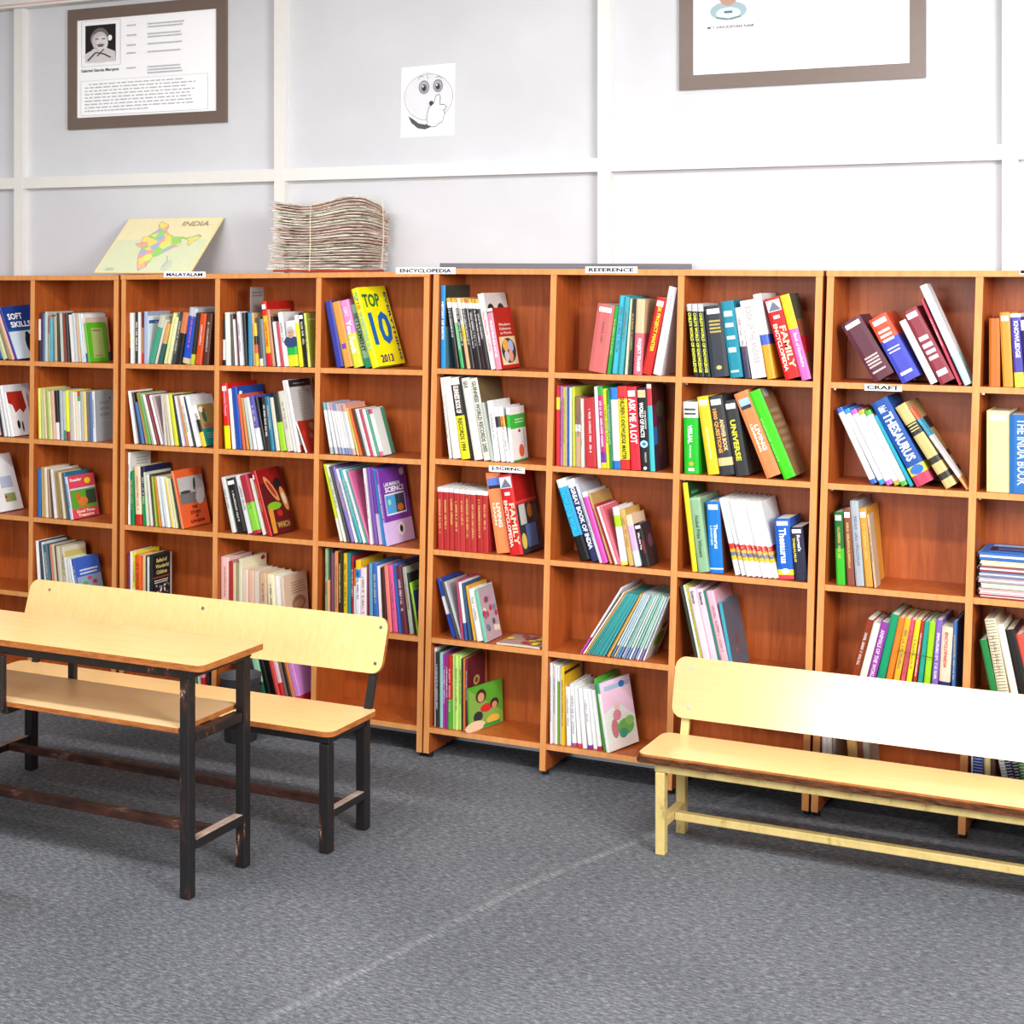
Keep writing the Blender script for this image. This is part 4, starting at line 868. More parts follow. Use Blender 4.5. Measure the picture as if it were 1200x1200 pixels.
cell('C3r2', "@801.5;17 84 -2 20b828*.78+f0f0f0 k=visual;@829;13.5 90 -17 e8c828 k=yelbk s;17 91 -19 303438*.12+e0c890*.1+38383c k=quest s;16 87 -19 303030 k=conc s;@898;19.5 96 -41 f08850 k=living2;@919;16 101 -43 40d010 k=neon D=.13 y=.006")
cell('C3r3', "@812;6.5 105 -12 f0d828 k=yelgrn D=.17;13 86 -11 90b890*.97+a0c8a0 k=nobel;16 83 -10 1078d0*.05+e8f0f8*.02+1078d0 k=sixbl s;@860;"+";".join("6.3 88 -21 f4f4f4*.2+f0c020*.05+707888*.05+f0b020*.04+d03028*.07+f4f4f4 l=c8c8c8" for _ in range(8))+";@911;19 69 -15 d84050*.07+f0e030*.09+1860c0 k=thes s;@931;15 62 -10 282840 k=roget s")
cell('C3r4', "@817;3.5 93 -20 303828;3 94 -20 f0e8e8;3 94 -20 c8d030;8.5 92 -20 f0d8e0 k=pk1;8.5 91 -20 f0d0e0 k=pk2;3 90 -20 308070;9.5 90 -20 f0b8c8;4.5 77 -16 40a8c0 k=greycov yaw=3 D=0.15")
cell('D1r1', "@1025;31 66 -41 5a2838 k=mar s;@1058;27 73 -40 4048b8*.65+e05030 k=blor s;@1091;10 73 -37 f0e8ec;@1103;21 84 -45 8c3040 k=marwh s;4 100 -45 b83850;@1131;10 116 -53 b8e0e8*.3+e8ecf0 k=leanwh D=.07")
cell('D2r1', "@1159;13 80 0 c06818;@1174;12 86 -15 e89028 k=orsp s;12.5 85 -14 d8e040*.2+4840a0*.75+f0f0f0 k=know;13 78 -13 302868*.85+e8e8e8 k=cmb;14 84 -12 90c8d8;12 80 -12 c02830;16 85 -10 203028")
cell('D1r2', "@1021;"+";".join("8.7 85 -45 %s*.06+f4f4f4*.88+%s l=b8b8b8" % (c, c) for c in ('3060c0','3090d0','c060c0','b0b040','50b040'))+";@1065;5.5 79 -46 20a0b8;@1074;25 95 -55 c04060*.12+e8e040*.1+1c50a0 k=thes2;@1110;17 93 -60 d0b878*.1+302c28*.07+d0b878*.12+302c28*.07+d0b878*.28+302c28*.14+d0b878 k=creambk;@1134;5 94 -68 e8a060*.15+f0f0f0*.5+40a8c8*.2+e87050 k=leanwh2 D=.05")
cell('D2r2', "@1156;27 95 0 f0d898 k=creamthick s;26 92 0 2068b0 k=bluethick;20 88 0 303030;18 90 0 a03030")
cell('D1r3', "@981;10 85 -3 38b828*.5+186828 l=yellow s;9 89 -6 884838 l=yellow s;10 99 -8 a8b0b8;9 91 -8 d89838 s l=yellow;3 85 -9 c8b090 D=.06")
cell('D1r4', "@1002;9 76 27 8c3818 k=brownc;@1014;9 72 27 f0ead8;@1024;10 74 27 9040a0 k=aotw;@1038;10 85 26 109868;7.5 83 23 f08028;7.5 83 23 f0b830;6 82 23 e05870;6.5 82 23 f0e020;4.5 82 23 c03028;6 82 22 20a090;7.5 82 22 a0d820;8 86 15 8868c0 l=white;13 80 9 283068*.2+e8d0b8 k=beigered;4.5 88 3 4070b0 k=bluer")
cell('D2r4', "@1163;9 70 -15 208040;13 95 -18 f0e0c0 z=spiral_notebook;9 90 -20 f0ead8;12 84 -24 1a1a1a;10 80 -24 d85040;10 80 -22 208070;12 76 -20 303848")
cell('D1r5', "@963;6 66 0 f0ece8;6 66 0 e8e0d8;4 64 0 a09080;@997;12 66 -6 d0a060;6 66 -5 804020;8 64 -5 b0a090")
cell('D2r5', "@1138;3 66 0 f0f0f0;12 66 0 2848a0 z=spiral_notebook;8 66 0 f0d898;6 64 0 604030;@1182;7 66 -14 e8e8e8 z=spiral_notebook;8 66 -14 202850 z=spiral_notebook;8 66 -14 303030 z=spiral_notebook;10 66 -14 208050 z=spiral_notebook")
areas = []
for cid, data in CELLS:
    cur = 0
    for it in data.split(';'):
        tk = it.split()
        if tk and tk[0][0] == '@': cur = float(tk[0][1:]); tk = tk[1:]
        if not tk: continue
        if 'z=' not in it: areas.append(item_area(cid, cur, float(tk[0]), float(tk[1]), ' k=' in it))
        cur += float(tk[0])
areas.sort(reverse=True); CUT[0] = areas[296]+.001      # the 296 largest in the photo stay single, the rest is stuff
for cid, data in CELLS: fill(cid, data)
if SMALL.f:
    o = SMALL.build('slim_booklets', SMATS); o['kind'] = 'stuff'
    tag(o, 'very thin booklets filling the rows between the larger books', 'booklets')
print('BOOKS', COUNT)
# flat magazine in the left column, fourth shelf of the REFERENCE bookcase
u = UN['C']; z0 = u['zt'](0)*FRAC[3]+.0006
xa, _ = atY(582, 760, .02); xb = sx(u, u['x'][1], z0)-.012
def flat_sheets(name, x0, x1, y0, y1, z0, th, mats, wave=.003, seed=0, layers=3):
    r = random.Random(seed); m = MB(); nx, ny = 8, 3
    for l in range(layers):
        a0 = x0+r.uniform(0, .006); a1 = x1-r.uniform(0, .006); b0 = y0+r.uniform(0, .004); b1 = y1-r.uniform(0, .004)
        zz = z0+th*l/layers; tt = th/layers*(.85 if seed < 90 else .97); base = len(m.v)
        for lev in (0, 1):
            for j in range(ny+1):
                for i in range(nx+1):
                    u_ = i/nx; q = j/ny
                    m.v.append((a0+(a1-a0)*u_, b0+(b1-b0)*q, zz+lev*tt+wave*math.sin(u_*3.1)*(.6+.4*q)))
        S = (nx+1)*(ny+1); R = nx+1
        for j in range(ny):
            for i in range(nx):
                p = base+j*R+i
                m.f.append((p, p+R, p+R+1, p+1)); m.m.append(0)
                m.f.append((p+S, p+S+1, p+S+R+1, p+S+R)); m.m.append(0 if len(mats) == 1 else 1)
        for i in range(nx):
            p = base+i; m.f.append((p, p+1, p+1+S, p+S)); m.m.append(0)
            p = base+ny*R+i; m.f.append((p+1, p, p+S, p+1+S)); m.m.append(0)
        for j in range(ny):
            p = base+j*R; m.f.append((p+R, p, p+S, p+R+S)); m.m.append(0)
            p = base+j*R+nx; m.f.append((p, p+R, p+R+S, p+S)); m.m.append(0)
    return m.build(name, mats)
mg = flat_sheets('magazine', xa+.004, xb, .006, .16, z0, .006, [m_pages('e6dcc4'), paint('b89890')], .002, 4, 2)
tag(mg, 'picture magazine lying flat on the fourth shelf, left column of REFERENCE bookcase', 'magazine')
a = Art(lambda u_, v_, e: (xa+.01+u_*(xb-xa-.02), .012+v_*.14, z0+.0085+.0004+.0001+e))
r = random.Random(5)
for i in range(14): a.ell(r.uniform(.1, .9), r.uniform(.1, .9), .09, .1, r.choice(['b82830', 'e8d040', 'e8e0d8', '707880', 'c04850', '50705c']), 8)
for q in range(len(a.v)): pass
a.build('cover_picture', mg)
# rubber band round the bright set
u = UN['D']; 
(xa, zz) = atY(1052, 763, .0); (xb, _z) = atY(1096, 772, .0)
m = MB(); m.tube([(xa, .004, zz), (xb, .004, _z), (xb+.002, .197, _z), (xa+.002, .197, zz)], .0011, 5, 0, True)
tag(m.build('rubber_band', [paint('3c4438', .7, .2, .02, 'rubber')]), 'thin dark band tied round the orange, yellow and green books', 'band')
# flat pile of spiral notebooks, right edge third shelf
u = UN['D']; z0 = u['zt'](1.7)*FRAC[2]+.0006
cols_ = [('8c2828', 'dark red', .010), ('f0b0b0', 'pink-covered', .020), ('c8dcc0', 'pale green', .016), ('b8a0a8', 'dusty mauve', .018), ('7888b0', 'steel blue', .016), ('a05058', 'wine red', .018), ('e8dcb0', 'cream', .018), ('2c6cc0', 'blue-and-navy', .026)]
xa = sx(u, u['x'][1]+TP, z0)+.012
z = z0
for i, (c, nme, th) in enumerate(cols_):
    r = random.Random(i+40)
    x0 = xa+r.uniform(0, .008); x1 = xa+.30+r.uniform(0, .01)
    o = flat_sheets('spiral_notebook', x0, x1, .012, .185, z, th*.92, [paint(c), paint(c)], .0, i, 3)
    for q, p_ in enumerate(o.data.polygons): p_.use_smooth = False
    pmi = len(o.data.materials); o.data.materials.append(m_pages('e6e4e2'))
    third = len(o.data.polygons)//3
    for q, p_ in enumerate(o.data.polygons):
        if q//third == 1: p_.material_index = pmi
    tag(o, '%s spiral notebook lying flat, %s of the pile at right photo edge' % (nme, 'topmost' if i == 7 else 'lowest' if i == 0 else ordn(8-i)+' from top'), 'notebook', 'spiral notebooks piled flat on third CRAFT shelf')
    m = MB()
    for k in range(15):
        yc = .02+k*.011
        m.tube([(x0+.002+.007*math.cos(t_), yc+.001*t_/PI, z+th*.46+(th*.42)*math.sin(t_)) for t_ in [2*PI*j/8 for j in range(8)]], .0009, 3, 0, True)
    m.build('spiral_binding', [CHROME if i % 2 else paint('202024', .4, .5, .02, 'wire')], o)
    if i == 7:
        a = Art(lambda u_, v_, e: (x0+.02+u_*(x1-x0-.02), .014+v_*.16, z+th*.92-.0008+e))
        a.rect(.02, .25, .98, .75, '101c48').rect(.02, .75, .98, .95, '90c0e8').rect(.02, .05, .98, .22, '2c7cd8').lines(.1, .35, .9, .65, 3, '5888c8', .5)
        a.build('cover_picture', o)
    z += th

# ---------------------------------------------------------------- things on top of the bookcases
# map board leaning on the wall
TL = Vector((-1.778, WY-.004, 1.957)); 
bx0, bx1 = -1.868, -1.392
Bz = 1.7372; Yb = .015; Yt = WY-.012
L = math.hypot(Yt-Yb, .222); al = math.atan2(.222, Yt-Yb)
mapo = empty('map_board', (bx0, Yb, Bz))
mapo.rotation_euler = (al, 0, 0)
tag(mapo, 'pale map board lettered INDIA leaning on the wall atop the bookcases', 'map')
Wm = bx1-bx0
m = MB(); m.box(0, Wm, 0, L, 0, .006); m.build('board', [paint('ecd9a0', .5, .3, .04, 'board')], mapo)
ap = Art(lambda u_, v_, e: (u_*Wm, v_*L, .0063+e))
ap.rect(.02, .02, .98, .98, 'd4d8b4').rect(.02, .6, .98, .98, 'e8dcb0')
india = [(68.2,23.6),(70.2,22.0),(72.5,21.2),(72.8,19),(73.5,16),(74.5,13.5),(76.3,9.8),(77.5,8.1),(78.2,9),(79.9,10.3),(79.9,12),(80.3,13.6),(80.1,15.5),(82.3,16.8),(85,19.6),(87,21.4),(88.7,21.8),(89,24),(88.2,26.3),(89.8,26.2),(92.3,25),(92.2,23.8),(93.2,22.3),(94.3,24),(96.8,27.5),(95,28.8),(92,27.2),(89.8,26.8),(88.2,27.4),(84,27.5),(81,29.2),(79,31),(79,33),(78,35),(76,35.6),(74,36.8),(73.6,34.6),(75,32.4),(74.4,31),(72,28),(70,27.5),(70,25.8),(71,24.5)]
def ll(p): return (.24+(p[0]-68)/29*.66, .03+(p[1]-8)/29*.92)
mv, nt, b = new_mat('map_states', .5, .3)
vo = tex(nt, 1, (26, 34, 1), kind='ShaderNodeTexVoronoi')
sep = nt.nodes.new('ShaderNodeSeparateColor'); nt.links.new(vo.outputs['Color'], sep.inputs[0])
rr = ramp(nt, sep.outputs[0], [(0, 'e8d470'), (.2, 'e8a0a0'), (.4, '98d070'), (.6, 'f0b880'), (.75, 'a8b0c8'), (.88, 'd8e070')], 'CONSTANT')
nt.links.new(rr.outputs[0], b.inputs['Base Color'])
ap.poly([ll(p) for p in india], mv)
ap.strip([ll(p) for p in india+india[:1]], .0025, 'b08878')
ap.ell(.72, .12, .05, .1, 'c4ccb4').lines(.1, .04, .2, .1, 3, '808870', .3).strip([(.66, .3), (.70, .2), (.68, .1)], .002, '607060')
ap.rect(.7, .86, .95, .865, 'b8a880').build('map_print', mapo)
text('INDIA', 'title', paint('a8987c', .5, .3, .02, 'ink'), mapo, lambda u_, v_: (u_*Wm, v_*L, .0078), (.62, .84, .9, .93), .02)

# newspapers
NP = [m_newsprint(k) for k in range(4)]
nx0, nx1 = -1.015, -.618; ny0, ny1 = .004, .205
zc = 1.7465
base = MB(); base.box(nx0+.01, nx1-.012, ny0+.004, ny1-.01, zc-.002, zc+.006)
tag(base.build('magazine', [paint('a83828')]), 'red-covered magazine under the newspaper stack', 'magazine')
zc += .0068
def saddle(X, Y, lv):
    u_ = (X-nx0)/(nx1-nx0); w_ = max(0, (Y-.03)/.17)
    return lv*(.012*math.cos((u_-.42)*6.6)*-1+.014*u_-.04*w_**1.3)
NN = 24
for i in range(NN):
    r = random.Random(100+i); lv = (i/NN)**1.3
    th = .0105
    ox = r.uniform(-.007, .007)+(.008 if 8 < i < 20 else -.004); oy = r.uniform(-.004, .004); sh = -.012*(i/NN)
    m = MB(); nx, ny = 12, 5
    yaw = r.uniform(-.02, .02)
    for l in range(3):
        x0 = nx0+ox+r.uniform(-.005, .005)-.01+ .02*(i/NN); x1 = nx1+ox+r.uniform(-.006, .004); y0 = ny0+oy+.004+r.uniform(-.002, .004); y1 = ny1+oy+r.uniform(-.008, 0)
        tt = th/3*.45; zz = zc+i*th+l*th/3*.72; b0 = len(m.v)
        for lev in (0, 1):
            for j in range(ny+1):
                for k in range(nx+1):
                    X = x0+(x1-x0)*k/nx; Y = y0+(y1-y0)*j/ny
                    jj = .0012*math.sin(k*1.9+l*2+i)+(r.uniform(-.0015, .0015) if j in (0, ny) or k in (0, nx) else 0)
                    X += (r.uniform(-.0025, .0025) if k in (0, nx) else 0); Y2 = Y+(r.uniform(-.0025, .0025) if j == 0 else 0)+(X-nx0)*yaw*.3
                    m.v.append((X, Y2, zz+lev*tt+saddle(X, Y, lv)+jj*.3))
        S = (nx+1)*(ny+1); R = nx+1
        for j in range(ny):
            for k in range(nx):
                p = b0+j*R+k; m.f.append((p, p+R, p+R+1, p+1)); m.m.append(0); m.f.append((p+S, p+S+1, p+S+R+1, p+S+R)); m.m.append(0)
        for k in range(nx):
            p = b0+k; m.f.append((p, p+1, p+1+S, p+S)); m.m.append(0); p = b0+ny*R+k; m.f.append((p+1, p, p+S, p+1+S)); m.m.append(0)
        for j in range(ny):
            p = b0+j*R; m.f.append((p+R, p, p+S, p+R+S)); m.m.append(0); p = b0+j*R+nx; m.f.append((p, p+R, p+R+S, p+S)); m.m.append(0)
    o = m.build('newspaper', [NP[r.randrange(4)]])
    w_ = 'topmost' if i == NN-1 else ('lowest' if i == 0 else (ordn(i+1)+' from bottom' if i < 12 else ordn(NN-i)+' from top'))
    tag(o, 'folded yellowing newspaper, %s of the tied stack on the bookcase' % w_, 'newspaper', 'newspapers in the tied stack')
def ztop(X): return zc+NN*.0105+saddle(X, 0, 1)+.0025
m = MB()
xs = -.83
m.tube([(xs, -.011, 1.7475), (xs+.005, -.012, 1.85), (xs+.004, -.012, 1.93), (xs+.007, -.011, ztop(xs)-.005), (xs+.008, .01, ztop(xs)+.002), (xs+.01, .1, zc+NN*.0105+saddle(xs, .1, 1)+.003), (xs+.01, .205, zc+NN*.0105+saddle(xs, .205, 1)+.003), (xs+.01, .216, 1.9), (xs, .216, 1.7475)], .0016, 5)
yr = .12
pts = [(nx1+.022, yr, 1.76), (nx1+.03, yr, 1.88), (nx1+.026, yr, zc+NN*.0105+saddle(nx1, yr, 1)-.003)]+[(X, yr, zc+NN*.0105+saddle(X, yr, 1)+.004) for X in (nx1-.01, -.7, -.8, -.9, nx0+.03)]+[(nx0-.014, yr, zc+NN*.0105+saddle(nx0, yr, 1)-.004), (nx0-.03, yr, 1.88), (nx0-.036, yr, 1.76)]
m.tube(pts, .0016, 5)
tag(m.build('twine', [paint('d8ccb0', .8, .2, .05, 'twine')]), 'pale twine tied twice round the newspaper stack', 'twine')
# grey metal bar lying on the REFERENCE bookcase
bar = MB(); L_ = .9
bar.box(0, L_, 0, .024, 0, .019).box(.004, L_, .004, .02, .004, .015)
bar.f = bar.f[:5]+bar.f[5:6]; bar.v = bar.v[:8]; bar.m = [0]*6
o = bar.build('metal_bar', [paint('57545a', .4, .5, .06, 'grey_metal')]); o.location = (-.288, .004, 1.7575); o.rotation_euler = (0, .004, .2)
tag(o, 'long dark grey bar lying slantwise on top of the REFERENCE bookcase', 'metal bar')
m = MB(); m.box(-.0008, 0, .003, .021, .003, .016); m.build('end_cap', [RUBBER], o)

# ---------------------------------------------------------------- posters on the wall
def wallfn(x0, z0, x1, z1, y, tilt=0):
    return lambda u_, v_, e=0: (x0+u_*(x1-x0)+tilt*v_, y-e*2, z0+v_*(z1-z0))
def framed(X0, X1, Z0_, Z1, bd, lab):
    root = empty('framed_poster', ((X0+X1)/2, WY, Z0_))
    tag(root, lab, 'poster')
    inv = Matrix.Translation((-(X0+X1)/2, -WY, -Z0_))
    def P(o): o.matrix_parent_inverse = inv; return o
    fm = paint('6b5b52', .3, .5, .05, 'frame')
    m = MB(); y0, y1 = WY-.014, WY-.0005
    for a, b, c, d in ((X0, X1, Z0_, Z0_+bd), (X0, X1, Z1-bd, Z1), (X0, X0+bd, Z0_+bd, Z1-bd), (X1-bd, X1, Z0_+bd, Z1-bd)): m.box(a, b, y0, y1, c, d)
    P(m.build('frame', [fm], root))
    m = MB(); m.box(X0+bd, X1-bd, WY-.008, WY-.001, Z0_+bd, Z1-bd); P(m.build('sheet', [paint('f8f8fa', .35, .4, .01, 'paper')], root))
    return root, P, (X0+bd, Z0_+bd, X1-bd, Z1-bd)
root, P, (a0, b0, a1, b1) = framed(-2.197, -1.382, 2.345, 2.852, .048, 'brown-framed author biography poster with black-and-white portrait at upper left')
fn = wallfn(a0, b0, a1, b1, WY-.0083)
ink = paint('5c5c62', .6, .2, .02, 'ink')
A = Art(fn)
A.rect(.03, .52, .32, .985, 'a8a8ac').rect(.033, .523, .317, .982, 'f4f4f6').rect(.06, .56, .285, .94, '1e1618')
A.ell(.165, .62, .115, .07, 'd8d4d4').ell(.16, .60, .1, .045, 'e4e2e2').poly([(.06,.56),(.285,.56),(.28,.66),(.22,.7),(.12,.7),(.07,.64)], 'cfcccc')
A.ell(.17, .8, .068, .11, '6a6464').ell(.12, .8, .02, .05, '8c8686').ell(.17, .77, .058, .1, 'c4bebe').ell(.185, .75, .045, .08, 'd8d2d2').rect(.135, .79, .16, .8, '2c2828').rect(.185, .79, .21, .8, '2c2828').rect(.155, .715, .195, .725, '3c3434').ell(.175, .735, .03, .01, '6c6464').ell(.245, .8, .015, .03, 'f0f0f0')
A.strip([(.08, .58), (.14, .66), (.2, .64), (.25, .6)], .006, '3c3838').strip([(.2, .69), (.15, .62)], .005, '504848')
A.rect(.03, .02, .94, .375, 'c0c0c6').rect(.032, .024, .938, .371, 'f8f8fa')
for i, (s) in enumerate(range(9)):
    A.lines(.06+(.03 if i == 0 else 0), .33-i*.034, .86 if i < 8 else .55, .352-i*.034, 1, 'b0b0b8', .55)
for i, (v_, n_) in enumerate([(.9, 2), (.8, 2), (.7, 1), (.62, 1), (.47, 3)]):
    A.lines(.37, v_, .44, v_+.03, 1, 'b8b8c0', .5); A.lines(.52, v_-.03*(n_-1), .78, v_+.03, n_, 'b8b8c0', .45)
P(A.build('printed_page', root))
P(text('Gabriel Garcia Marquez', 'title', ink, root, lambda u_, v_: fn(u_, v_, .0006), (.03, .455, .31, .495), .03))
root, P, (a0, b0, a1, b1) = framed(.534, 1.377, 2.377, 2.89, .05, 'brown-framed poster cut by the top photo edge, mostly blank white')
fn = wallfn(a0, b0, a1, b1, WY-.0083)
A = Art(fn)
A.rect(.03, .42, .31, .97, 'b8b8bc').rect(.034, .425, .306, .965, 'f6f6f6').ell(.17, .52, .09, .08, '98b0b8').ell(.17, .5, .06, .05, 'c8d8dc').ell(.17, .66, .05, .1, 'b08c78').strip([(.11, .47), (.17, .45), (.23, .47)], .006, '687c84').rect(.15, .5, .19, .52, '5c6c78')
A.rect(.05, .03, .92, .3, 'e4e4e8').rect(.053, .035, .917, .295, 'f7f7f9')
P(A.build('printed_page', root))
P(text('M T VASUDEVAN NAIR', 'title', ink, root, lambda u_, v_: fn(u_, v_, .0006), (.07, .375, .295, .4), .02))
# pencil drawing
root = empty('drawing', (-.467, WY, 2.25)); tag(root, 'white sheet with pencil drawing of a round face hushing with a finger', 'drawing')
inv = Matrix.Translation((.467, -WY, -2.25))
dx0, dz0, dx1, dz1 = -.585, 2.254, -.355, 2.524
m = MB(); m.hexa([(dx0,WY-.0016,dz0),(dx1-.003,WY-.0016,dz0+.002),(dx1-.003,WY-.0004,dz0+.002),(dx0,WY-.0004,dz0),(dx0+.004,WY-.0016,dz1-.006),(dx1+.002,WY-.0016,dz1),(dx1+.002,WY-.0004,dz1),(dx0+.004,WY-.0004,dz1-.006)])
o = m.build('paper_sheet', [paint('f8f8f8', .6, .2, .01, 'paper')], root); o.matrix_parent_inverse = inv
A = Art(wallfn(dx0, dz0, dx1, dz1, WY-.0018))
A.ell(.52, .55, .46, .33, '8c8c94', 28).ell(.52, .55, .45, .321, 'd8d8de', 28)
A.poly([(.14,.3),(.2,.2),(.32,.12),(.46,.1),(.6,.14),(.6,.2),(.46,.17),(.34,.19),(.24,.25)], '4c4c52')
A.ell(.44, .69, .1, .095, '6c6c72').ell(.44, .69, .085, .08, 'a8a8ae').ell(.44, .68, .055, .055, '606066').ell(.44, .675, .03, .03, '202024').ell(.42, .7, .014, .014, 'f4f4f4')
A.ell(.7, .7, .09, .09, '6c6c72').ell(.7, .7, .075, .075, 'a8a8ae').ell(.7, .69, .05, .05, '606066').ell(.7, .685, .028, .028, '202024').ell(.68, .71, .013, .013, 'f4f4f4')
A.ell(.58, .46, .04, .035, '38383c')
hand = [(.5,.16),(.5,.3),(.54,.4),(.63,.46),(.67,.56),(.72,.58),(.745,.54),(.73,.44),(.82,.43),(.86,.4),(.84,.37),(.8,.36),(.83,.3),(.8,.26),(.79,.2),(.7,.17),(.68,.14),(.6,.13)]
A.poly(hand, 'fcfcfc'); A.strip(hand+hand[:1], .005, '505058')
for y_ in (.37, .3, .23): A.strip([(.7, y_), (.78, y_-.005)], .003, '707078')
A.strip([(.34,.8),(.38,.85),(.44,.84)], .004, '8c8c92').strip([(.5,.86),(.53,.8)], .004, '8c8c92').strip([(.66,.82),(.72,.83),(.77,.8)], .004, '8c8c92').strip([(.42,.88),(.5,.9),(.56,.86)], .004, 'a0a0a6')
o = A.build('pencil_print', root); o.matrix_parent_inverse = inv

# ---------------------------------------------------------------- desk and benches
def rrect(x0, x1, y0, y1, r, n=4, jit=0, seed=0):
    rn = random.Random(seed); pts = []
    for cx, cy, a in ((x1-r, y0+r, -PI/2), (x1-r, y1-r, 0), (x0+r, y1-r, PI/2), (x0+r, y0+r, PI)):
        for k in range(n+1):
            t_ = a+PI/2*k/n; pts.append((cx+r*math.cos(t_), cy+r*math.sin(t_)))
    if jit:
        out = []
        for i, (p, q) in enumerate(zip(pts, pts[1:]+pts[:1])):
            out.append(p); d = math.dist(p, q)
            if d > .1:
                k = int(d/.03)
                for j in range(1, k): out.append((p[0]+(q[0]-p[0])*j/k+rn.uniform(-jit, jit), p[1]+(q[1]-p[1])*j/k+rn.uniform(-jit, jit)))
        pts = out
    return pts
def slab(name, parent, pts, z0, z1, top=TOP, side=PLY):
    m = MB(); m.prism(pts, z0, z1, 0, 1)
    return m.build(name, [top, side], parent)
def at(parent, o):
    o.matrix_parent_inverse = Matrix.Translation(-Vector(parent.location)); return o
def bar_(parent, name, x0, x1, y0, y1, z0, z1, mat, r=.003):
    m = MB(); m.box(x0, x1, y0, y1, z0, z1)
    if mat is BLACK and name in ('foot_rail', 'long_stretcher'):
        m.m[1] = 1; mat = RAIL if name == 'long_stretcher' else BLACK
        o = m.build(name, [mat, WORN if name == 'foot_rail' else RAIL], parent)
    else: o = m.build(name, [mat], parent)
    at(parent, o)
    md = o.modifiers.new('bevel', 'BEVEL'); md.width = r; md.segments = 2
    return o
# desk
DXR = -.27; DXL = -1.66; DY0, DY1 = -1.415, -1.105; DZ = .660
desk = empty('school_desk', (-.96, -1.26, 0)); tag(desk, 'cream-topped school desk with worn black metal legs and under-shelf', 'desk')
at(desk, slab('tabletop', desk, rrect(DXL, DXR, DY0, DY1, .02), DZ-.018, DZ))
lw = .032
for X, Y in ((-.34, -1.384), (-.336, -1.126), (DXL+.07, -1.384), (DXL+.07, -1.126)):
    bar_(desk, 'leg', X-lw/2, X+lw/2, Y-lw/2, Y+lw/2, 0, DZ-.045, BLACK)
zr0, zr1 = DZ-.046, DZ-.0185
bar_(desk, 'top_rail', DXL+.052, -.318, -1.402, -1.376, zr0, zr1, BLACK); bar_(desk, 'top_rail', DXL+.052, -.318, -1.134, -1.108, zr0, zr1, BLACK)
bar_(desk, 'top_rail', -.352, -.319, -1.375, -1.135, zr0, zr1, BLACK); bar_(desk, 'top_rail', DXL+.054, DXL+.086, -1.375, -1.135, zr0, zr1, BLACK)
zs1 = zat(-.34, -1.40, 855)
at(desk, slab('under_shelf', desk, rrect(DXL+.09, -.362, -1.398, -1.112, .006), zs1-.014, zs1, TOP2, PLY))
Xh, _ = atY(8.5, 800, -1.384)
zhb = zat(Xh, -1.40, 831)
for Y in (-1.408, -1.100):
    bar_(desk, 'shelf_hanger', Xh-.013, Xh+.013, Y-.009, Y+.009, zhb, DZ-.047, BLACK)
bar_(desk, 'shelf_support', Xh-.013, Xh+.013, -1.398, -1.11, zs1-.038, zs1-.0145, BLACK)
bar_(desk, 'shelf_support', -.357, -.324, -1.366, -1.144, zs1-.042, zs1-.0145, BLACK)
bar_(desk, 'shelf_support', DXL+.055, DXL+.088, -1.366, -1.144, zs1-.042, zs1-.0145, BLACK)
zb1 = zat(-.34, -1.384, 985)
for X in (-.338, DXL+.07): bar_(desk, 'foot_rail', X-.016, X+.016, -1.366, -1.144, zb1-.028, zb1, BLACK)
bar_(desk, 'long_stretcher', DXL+.087, -.355, -1.27, -1.24, zb1-.028, zb1-.001, BLACK)
m = MB()
def screw(parent, x, y, z, r=.006, mat=None, name='screw'):
    m = MB(); m.prism([(r*math.cos(2*PI*k/12), r*math.sin(2*PI*k/12)) for k in range(12)], 0, .0015).prism([(r*.5*math.cos(2*PI*k/8), r*.5*math.sin(2*PI*k/8)) for k in range(8)], .0015, .0025)
    m.xf(Matrix.Translation((x, y, z)) @ Matrix.Rotation(PI/2-.28, 4, 'X'))
    return at(parent, m.build(name, [mat or CHROME], parent))
